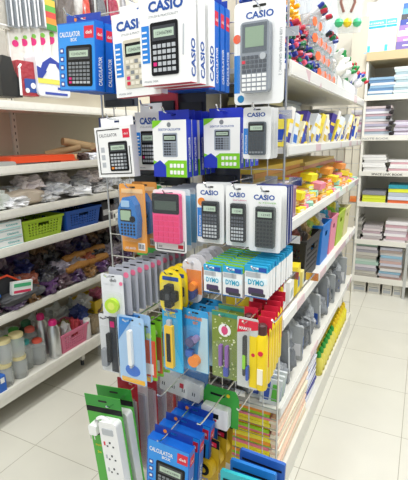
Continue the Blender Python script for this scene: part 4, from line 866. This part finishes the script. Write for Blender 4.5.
# S1: markers in trays, stacked with ends to the aisle
mk = {}
def marker(bodyc, capc):
    if (bodyc, capc) in mk: return copy_tree(mk[(bodyc, capc)])
    t = empty('marker_pen'); B().tube([(-.05, 0, 0), (.035, 0, 0)], .0085, H(bodyc, .3), 8).build('barrel', t, True)
    B().tube([(.03, 0, 0), (.055, 0, 0), (.06, 0, 0)], [.0105, .0105, .008], H(capc, .3), 8).build('cap', t, True); mk[(bodyc, capc)] = t; return t
secs = [(1.52, 1.66, 'f0c830', 'f0b020', 'e4d8b0', 9, 'yellow'), (1.52, 1.74, 'e8e8e8', '2a48a8', '2450b8', 9, 'blue'), (1.70, 1.94, 'e8e8e8', 'c02840', 'b82838', 7, 'red'), (1.8, 2.02, 'e8e8e8', '1f7a48', '187040', 3, 'green')]
cnt = {}
def put_marker(y_, z_, x_, b_, c_, colour, rz=0, where=''):
    o = marker(b_, c_); put(o, (x_, y_, z_), (0, R(rnd.uniform(-14, 4)), R(rnd.uniform(-12, 12)+rz)))
    tag(o, '%s capped marker pen in the loose pile above the lip%s' % (colour, where), 'marker pen', '%s capped markers on the top shelf' % colour)
cc_ = [('e8e8ea', '20348c', 'blue'), ('e8e8ea', 'b8243c', 'red'), ('e8e8ea', '187040', 'green'), ('e8e8ea', '1a1a1e', 'black'), ('2a2c34', '20348c', 'dark blue'), ('c83048', 'e0506c', 'pink')]
zsh = gz(0)
for j in range(18):
    for i in range(17):
        y_ = 1.52+i*.033+rnd.uniform(-.008, .008); z_ = zsh+.012+j*.0215
        if (j > 9 and i > 14) or (j > 13 and i > 12): continue
        if j > 9: b_, c_, cn = ('f0c030', 'f4b418', 'yellow') if i > 8 else ('2a52b8', '2044a8', 'royal blue')
        elif j > 5: b_, c_, cn = ('e4dcdc', 'c02c44', 'crimson') if i > 8 and (i+j) % 3 else cc_[(i*3+j) % 4]
        else: b_, c_, cn = cc_[(i*5+j*3) % 6] if (i+j) % 3 else cc_[(i+j) % 2*2]
        o = marker(b_, c_); put(o, (XE-.08-.007*j+rnd.uniform(-.012, .006), y_, z_), (0, R(rnd.uniform(-22, 6)), R(rnd.choice((-30, -10, 20, 45, 60))+rnd.uniform(-12, 12))))
        tag(o, '%s capped marker in the pile, %s layer up, %s from the near end' % (cn, nth(j+1), (['first']+ORD[1:])[i]), 'marker pen', 'loose capped markers on the top shelf')
# clear boxes with orange stickers
def cbox():
    t = empty('clear_box'); B().box(-.05, .05, -.045, .045, 0, .072, mat((.55, .58, .60), .12, alpha=.38)).build('box_body', t)
    c = B()
    for k in range(7): c.tube([(-.04, -.036+.012*k, .012+.007*(k % 3)), (.044, -.036+.012*k, .014+.007*(k % 3))], .0055, H(('e8e8e8', '2a48a8', 'b8243c', 'dcdcd0', '2c2c30', 'e8e8e8', '187040')[k]), 7)
    c.build('contents', t)
    B().disc(0, .042, .021, -.001, .001, H('f07040'), 6).xf(Matrix.Translation((.0512, 0, 0)) @ Matrix.Rotation(R(90), 4, 'Z')).build('orange_sticker', t); return t
p = cbox(); k = 0
for j in range(4):
    for i in range(4):
        if j == 3 and i > 1: continue
        o = p if k == 0 else copy_tree(p); put(o, (XE-.085-.012*j, 2.09+.108*i+.02*(j % 2), zsh+.002+.074*j), (0, 0, R(-22+rnd.uniform(-6, 6)))); tag(o, 'clear box with orange sticker, %s along, %s layer' % (('first', 'second', 'third', 'fourth')[i], ('bottom', 'second', 'third', 'top')[j]), 'clear box', 'clear boxes with orange stickers'); k += 1
for i in range(14):
    o = marker(*cc_[i % 4][:2]); put(o, (XE-.09, 2.12+.028*i, zsh+(.31 if i < 7 else .235)), (0, R(-20+rnd.uniform(-20, 10)), R(rnd.uniform(-30, 30)))); tag(o, '%s capped marker on the clear boxes, %s from near end' % (cc_[i % 4][2], (['first']+ORD[1:])[i]), 'marker pen', 'markers on the clear boxes')
# white glue bottles then green/blue capped
def glue(c1, c2):
    t = empty('glue_bottle'); B().lathe([(.016, 0), (.018, .004), (.018, .06), (.009, .075), (.009, .078)], H(c1, .35), n=12).build('bottle_body', t, True); B().lathe([(.010, .076), (.010, .09), (.004, .1)], H(c2), n=10).build('cap', t, True); return t
gp = {}
for j in range(3):
    for i in range(22):
        y_ = 2.46+i*.039; kk = ('f0eee6', 'f4f2ec', 'white') if i < 5 else (('e4e8e4', '1f8a44', 'green'), ('e4e4ec', '2444a8', 'blue'), ('e8e4e4', 'c82838', 'red'))[(i+j) % 3 if (i > 17 or j == 1) else (0 if i < 15 else 1)]
        if kk not in gp: gp[kk] = glue(kk[0], kk[1]); o = gp[kk]
        else: o = copy_tree(gp[kk])
        if j == 0: q_ = (0, 0, 0); zz = 0
        else: q_ = (R(rnd.uniform(-60, 60)), R(rnd.uniform(10, 80)), R(rnd.uniform(-60, 60))); zz = .05+.04*j
        q_ = (q_[0], q_[1], q_[2])
        put(o, (XE-.06-.02*j, y_, zsh+.001+zz), q_, 1.25); tag(o, '%s capped small bottle at top shelf far end, %s layer, number %s along' % (kk[2], ('standing', 'middle', 'upper')[j], (ORD+['twenty-first', 'twenty-second'])[i].replace('front', 'first')), 'bottle', 'capped small bottles on the top shelf')
# hanging bags above S1
for i in range(9):
    bag('hanging_bag', 'clear hanging plastic bag over the markers, %s from the near end' % (['first']+ORD[1:])[i], 'bag', 'clear hanging bags over the markers', (XE-.24, 2.12+i*.15, 2.03-.01*i), (.07, .2, .48), mat((.72, .75, .78), .15, bump=.6, scale=30, alpha=.6), 240+i, amp=.25)
Pb = at(346, 24, 'x', XE-.06); t = empty('bead_bag', (XE-.06, Pb.y, Pb.z-.05)); bb = B().rrect(-.09, .09, 0, .26, .02, -.01, .01, CLEARD).build('plastic_bag', t); t.rotation_euler = (0, 0, R(25))
for i, (dx_, c_) in enumerate(((-.05, '3cb878'), (.0, 'f0cc20'), (.055, '4cc088'))): B().lathe([(.001, -.026), (.018, -.018), (.026, 0), (.018, .018), (.001, .026)], H(c_), (dx_, -.03, .05), 14).build('ball', t, True)
B().tube([(-.03, -.015, .24), (-.04, -.015, .16), (-.02, -.015, .11)], .008, H('8a5a4c'), 8).tube([(.03, -.015, .24), (.04, -.015, .16), (.02, -.015, .11)], .008, H('8a5a4c'), 8).build('cord', t, True)
tag(t, 'clear bag with green and yellow balls above the markers', 'bag')
# S2: books and boxes
z2 = gz(1)
cols2 = [('f0dc50', 'yellow'), ('f4ecc8', 'cream'), ('2c4a9c', 'blue'), ('e8e4dc', 'white'), ('483c8c', 'violet'), ('f0d83c', 'bright yellow'), ('dfe4e8', 'pale grey'), ('d8d0b0', 'sand')]
def upright(y_, th, hh, cc, lb, tilt, z_, dp=.14, grp='upright packs on the second shelf', cat='book', xo=0, art=None):
    t = empty('book_pack', (XE-.015-dp+xo, y_, z_)); t.rotation_euler = (R(tilt), 0, 0)
    B().box(0, dp, -th/2, th/2, 0, hh, H(cc)).build('cover', t)
    B().box(dp, dp+.0006, -th*.4, th*.4, hh*.1, hh*.35, H(art or '2c50b0')).box(dp*.2, dp*.9, -th/2-.0006, -th/2, hh*.15, hh*.6, H(art or '3c78c8')).box(dp, dp+.0006, -th*.4, th*.4, hh*.6, hh*.7, H('e8c83c')).build('printed_front', t)
    return tag(t, lb, cat, grp)
y_ = 1.54
NTH = ['first']+ORD[1:]+['twenty-first', 'twenty-second', 'twenty-third', 'twenty-fourth', 'twenty-fifth', 'twenty-sixth', 'twenty-seventh', 'twenty-eighth', 'twenty-ninth', 'thirtieth', 'thirty-first', 'thirty-second', 'thirty-third', 'thirty-fourth']
for i in range(34):
    c_, nm = cols2[(i*3+i//5) % 8]; th = .012+.012*((i*7) % 3); hh = (.10+.02*((i*5) % 3)) if i < 14 else (.13+.02*((i*5) % 3))
    o = upright(y_, th, hh, c_, '%s thin pack leaning on the second shelf, %s from the near end' % (nm, NTH[i]), rnd.uniform(-28, -12) if i % 7 < 5 else 14, z2+.006, dp=.10, art=('2c50b0', '3c3c8c', '2868c0', 'c8a82c')[i % 4]); o.rotation_euler.z = R(rnd.uniform(-38, -8)); y_ += th+.024+.012*(i % 3)
    if y_ > 3.28: break
def gstack(x0, x1, y0, y1, z0, z1, n, cols, desc, cat, name='paper_pad', grp=None):
    th = (z1-z0)/n; pr = {}
    for i in range(n):
        c_ = cols[i % len(cols)]
        if c_ not in pr: o = pr[c_] = B().box(-(x1-x0)/2, (x1-x0)/2, -(y1-y0)/2, (y1-y0)/2, 0, th*.97, H(c_)).build(name)
        else: o = copy_tree(pr[c_])
        put(o, ((x0+x1)/2+rnd.uniform(-.004, .004), (y0+y1)/2+rnd.uniform(-.004, .004), z0+i*th), (0, 0, R(rnd.uniform(-1.5, 1.5))))
        tag(o, '%s, %s' % (desc, 'bottom one' if i == 0 else 'top one' if i == n-1 else (['first']+ORD[1:]+['twenty-first', 'twenty-second', 'twenty-third', 'twenty-fourth'])[i]+' from the bottom'), cat, grp or desc+' stack')
gstack(-.76, -.60, 1.72, 1.98, z2, z2+.22, 14, ['e8dc9c', '4a4a40', 'ece0a8'], 'yellow edged pad stacked behind the leaning packs', 'pad')
gstack(-.76, -.60, 2.04, 2.3, z2, z2+.21, 14, ['c4ccd0', '8c949c', 'dfe4e8'], 'grey edged pad stacked behind the leaning packs', 'pad')
gstack(-.76, -.60, 2.4, 2.65, z2, z2+.17, 10, ['f0e070', 'e8d458', '3c3c34'], 'bright yellow pad stacked midway along the second shelf', 'pad')
gstack(-.76, -.60, 2.75, 3.1, z2, z2+.2, 10, ['dfe4e8', 'a8b0b8'], 'pale grey pad stacked at the far second shelf', 'pad')
# S3: near purple boxes, then sticky notes
z3 = gz(2)
for i in range(4):
    t = empty('small_carton', (XE-.02, 1.51+.05*i, z3)); B().box(-.10, 0, -.02, .02, 0, .15, H(('5a7ac8', 'c8b4c0', 'e4e0e4', 'b89cb0')[i])).build('carton', t)
    B().box(.0, .0006, -.014, .014, .02, .12, H('8a6478')).box(-.09, -.02, -.0206, -.02, .02, .12, H('e8e4e8')).build('printed_front', t); tag(t, '%s upright carton at the near end of third shelf' % ('blue', 'mauve', 'white', 'plum')[i], 'carton', 'upright cartons on the third shelf')
sn = [('f4e020', 'yellow'), ('f08c3c', 'orange'), ('f48ca8', 'pink'), ('e0b060', 'amber'), ('9cd8c0', 'mint'), ('f4d43c', 'gold'), ('e8a060', 'peach')]
pr = {}; n_ = 0
for layer in range(5):
    for i in range(17):
        if layer > 2 and i % 3 == 0: continue
        c_, nm = sn[(i*2+layer*3+(i*layer) % 4) % 7]
        if c_ not in pr:
            t = empty('sticky_note_pad'); B().box(-.035, .035, -.038, .038, 0, .026, H(c_, .6)).build('pad', t); B().box(-.035, .0356, -.0386, .0386, .006, .008, H('ffffff')).box(.0352, .036, -.02, .02, .012, .02, H('e8e4d8')).build('wrapper', t); o = pr[c_] = t
        else: o = copy_tree(pr[c_])
        xo = (-.05-.02*layer) if layer < 3 else -.14
        put(o, (XE+xo+rnd.uniform(-.01, .01), 1.76+i*.093+rnd.uniform(-.012, .012), z3+.001+layer*.028), (0, 0, R(rnd.uniform(-25, 25)))); n_ += 1
        tag(o, '%s sticky note pad in pile %s along, %s layer' % (nm, (['one']+['two', 'three', 'four', 'five', 'six', 'seven', 'eight', 'nine', 'ten', 'eleven', 'twelve', 'thirteen', 'fourteen', 'fifteen', 'sixteen', 'seventeen'])[i], ('bottom', 'second', 'third', 'fourth', 'top')[layer]), 'sticky notes', 'sticky note pads on the third shelf')
for i in range(7):
    o = B().box(-.035, .035, -.055, .055, 0, .04, H(('f4e41c', 'f4e41c', 'f08ca0', 'f0a040', 'f4d830', 'f49c50', 'e8d840')[i], .6)).build('sticky_note_block'); put(o, (XE-.05, 1.80+.2*i, z3+.06+.06*(i % 2)), (R(rnd.uniform(-4, 4)), R(10), R(rnd.uniform(-12, 12))), .78); tag(o, '%s large note block on the pile, %s from the near end' % (('yellow', 'yellow', 'pink', 'orange', 'yellow', 'orange', 'yellow')[i], (['first']+ORD[1:])[i]), 'sticky notes', 'large note blocks')
gstack(-.78, -.58, 1.55, 2.3, z3, z3+.2, 10, ['e8a860', 'f0d050', 'e89088', 'e0c070'], 'long amber paper pack behind the sticky notes', 'paper pack')
gstack(-.78, -.58, 2.35, 3.2, z3, z3+.18, 9, ['d8a070', 'e8b0a0', 'f0d880'], 'long peach paper pack at the far back', 'paper pack')
# S4
z4 = gz(3)
for i, (y_, w_, h_, c_, lb) in enumerate(((1.54, .10, .13, 'e8e6e4', 'white open carton nearest the end grid'), (1.66, .10, .11, 'f4f2ee', 'second white carton from the end grid'), (1.77, .08, .14, 'f0d830', 'yellow carton before the black basket'), (1.60, .12, .10, 'f2d430', 'yellow carton behind the white cartons'), (1.85, .05, .09, 'e8dc8c', 'cream small carton beside the black basket'))):
    t = empty('small_carton', (XE-.08-(.13 if 'behind' in lb else 0), y_, z4)); t.rotation_euler = (0, 0, R(6)); B().box(-.06, .06, -w_/2, w_/2, 0, h_, H(c_)).build('carton', t); B().box(.06, .0606, -w_*.3, w_*.3, h_*.3, h_*.6, H('3c78b8' if 'yellow' in lb else 'a8b8b8')).build('printed_front', t); tag(t, lb, 'carton')
t = basket('storage_basket', .30, .22, .21, H('26262a')); put(t, (XE-.14, 2.07, z4), (0, 0, R(90))); tag(t, 'black lattice basket on the gondola shelf', 'basket')
t = basket('storage_basket', .22, .2, .22, H('1f7ad0'), hole=False); put(t, (XE-.125, 2.37, z4), (0, 0, R(90))); tag(t, 'blue plastic basket behind the black one', 'basket')
t = basket('storage_basket', .20, .2, .22, H('e88ca4'), hole=False); put(t, (XE-.125, 2.60, z4), (0, 0, R(90))); tag(t, 'pink plastic basket between blue and lime ones', 'basket')
t = basket('storage_basket', .26, .2, .21, H('b4cc3c'), hole=False); put(t, (XE-.125, 2.85, z4), (0, 0, R(90))); tag(t, 'lime plastic basket toward the far end', 'basket')
t = basket('storage_basket', .2, .2, .2, H('e0d8a0'), hole=False); put(t, (XE-.125, 3.1, z4), (0, 0, R(90))); tag(t, 'cream plastic basket nearest the far end', 'basket')
for i in range(12):
    y_ = 1.98+.09*i; cc = ('8a4c44', '5c5450', 'c8a878', 'b4d468', 'f0d840', 'e8e8e8', 'f0f0ec', '38a8d0', 'f0a0b0', '8cc83c', 'f0e04c', 'c8d8e0')[i]
    bag('packet', '%s packet spilling from the gondola baskets, %s along' % (('maroon', 'grey', 'tan', 'pale green', 'yellow', 'white', 'white', 'cyan', 'pink', 'green', 'yellow', 'pale blue')[i], (['first']+ORD[1:])[i]), 'packet', 'packets in the gondola baskets', (XE-.13, y_, z4+.1), (.13, .11, .15), mat(hexc(cc), .35, bump=.5), 320+i, amp=.4)
# S5: grey clear packs
z5 = gz(4)
for i in range(24):
    y_ = 1.62+.070*i
    if i % 3 == 1:
        t = empty('clear_pack', (XE-.1, y_, z5+.001)); t.rotation_euler = (R(rnd.uniform(4, 20)), R(rnd.uniform(-4, 4)), R(rnd.uniform(-20, 12))); hh = (.2, .26, .22, .17)[i % 4]
        B().rrect(-.08, .08, 0, hh, .01, -.008, .008, mat(hexc(('c0c4c6', 'a8acb0', 'd4d6d8')[i % 2]), .15, bump=.9, scale=22, alpha=.8, vary=.15)).build('plastic_sleeve', t)
        B().box(.0, .07, -.010, -.008, .03, .1, H(('2c58b0', 'e8e8ec', '70787c')[(i//3) % 3])).box(.08, .0806, -.007, .007, hh*.2, hh*.7, H(('d0d4d8', '3868b0', '8c9094')[(i//3) % 3])).build('printed_label', t)
        tag(t, 'grey clear sleeve standing on the fifth gondola shelf, %s from near end' % NTH[i], 'plastic sleeve', 'grey sleeves on the fifth gondola shelf')
    else:
        bag('plastic_bag', 'crinkled grey clear bag on the fifth gondola shelf, %s from near end' % NTH[i], 'bag', 'grey clear bags on the fifth gondola shelf', (XE-.10-.03*(i % 2), y_, z5+.001), (.15, .085, (.14, .2, .17, .24)[i % 4]), mat(hexc(('9a9ea2', 'c4c8ca', '7c8084', 'b0b4b8')[i % 4]), .15, bump=1., scale=26, alpha=.8, vary=.3), 500+i, rz=rnd.uniform(-15, 15), amp=.35)
for i in range(5):
    t = empty('marker_set', (XE-.055-.05*(i//3), 1.50+.035*(i % 3)+.02*(i//3), z5+.002)); t.rotation_euler = (R(-6), R(6), R(10)); B().box(-.04, .04, -.008, .008, 0, .11, H('dfe4e4', .3)).build('card', t); B().rrect(-.03, -.005, .02, .1, .003, -.012, -.008, H('3858b0')).rrect(.005, .03, .02, .09, .003, -.012, -.008, H('5cb83c')).box(.04, .0406, -.006, .006, .02, .08, H('3c9c50' if i % 2 else '3858b0')).build('markers', t); tag(t, 'blue and green marker set, %s from the near end' % (['first']+ORD[1:])[i], 'marker set', 'blue and green marker sets')
bb = bag('black_bag', 'crumpled black bag on the shelf behind the grid', 'bag', None, (-.70, 1.6, z5+.0), (.25, .2, .16), mat(hexc('4a4a46'), .3, bump=.6), 400, amp=.4)
for i in range(4):
    bag('plastic_bag', 'grey clear bag behind the end grid, %s along' % (['first']+ORD[1:])[i], 'bag', 'grey bags behind the end grid', (-.56-.1*(i % 2), 1.58+.08*i, z5+.001), (.12, .12, .12), mat((.5, .52, .53), .2, bump=.6), 410+i, amp=.4)
# S6: coloured paper pile, card stacks, bottles
z6 = gz(5)-.002
gstack(-.72, -.475, 1.50, 1.78, z6, z6+.30, 20, ['fff020', 'ff86a0', 'a0e020', 'ffa030', 'fff448'], 'bright coloured paper sheaf behind the end grid', 'paper sheaf', 'paper_sheaf')
gstack(-.47, XE-.012, 1.50, 1.98, z6, z6+.26, 16, ['f4e8cc', 'f4d8c0', 'f8f0d8', 'f0c8b0'], 'pale cream card pack near the aisle', 'card pack', 'card_pack')
gstack(-.60, XE-.02, 2.0, 2.24, z6, z6+.24, 16, ['eceef4', '30308c'], 'blue and white striped pad', 'pad')
gstack(-.84, -.73, 1.50, 1.85, z6, z6+.28, 10, ['e8e8e4', 'd8dce0'], 'white paper pack beside the coloured sheaf', 'paper pack')
pr = None; k = 0
for i in range(14):
    for j in range(2):
        c1, c2, nm = ('e8dc60', '2f9c3c', 'green') if i < 7 else ('f0e030', 'e8c418', 'yellow')
        kk = (c1, c2, nm)
        if kk not in gp: gp[kk] = glue(c1, c2); o = gp[kk]
        else: o = copy_tree(gp[kk])
        put(o, (XE-.03-.05*j, 2.36+.066*i, z6), (0, 0, 0), 1.5); tag(o, 'large %s capped bottle on the base shelf, %s along, %s row' % (nm, (['first']+ORD[1:])[i], 'front' if j == 0 else 'rear'), 'bottle', 'capped bottles on the base shelf')
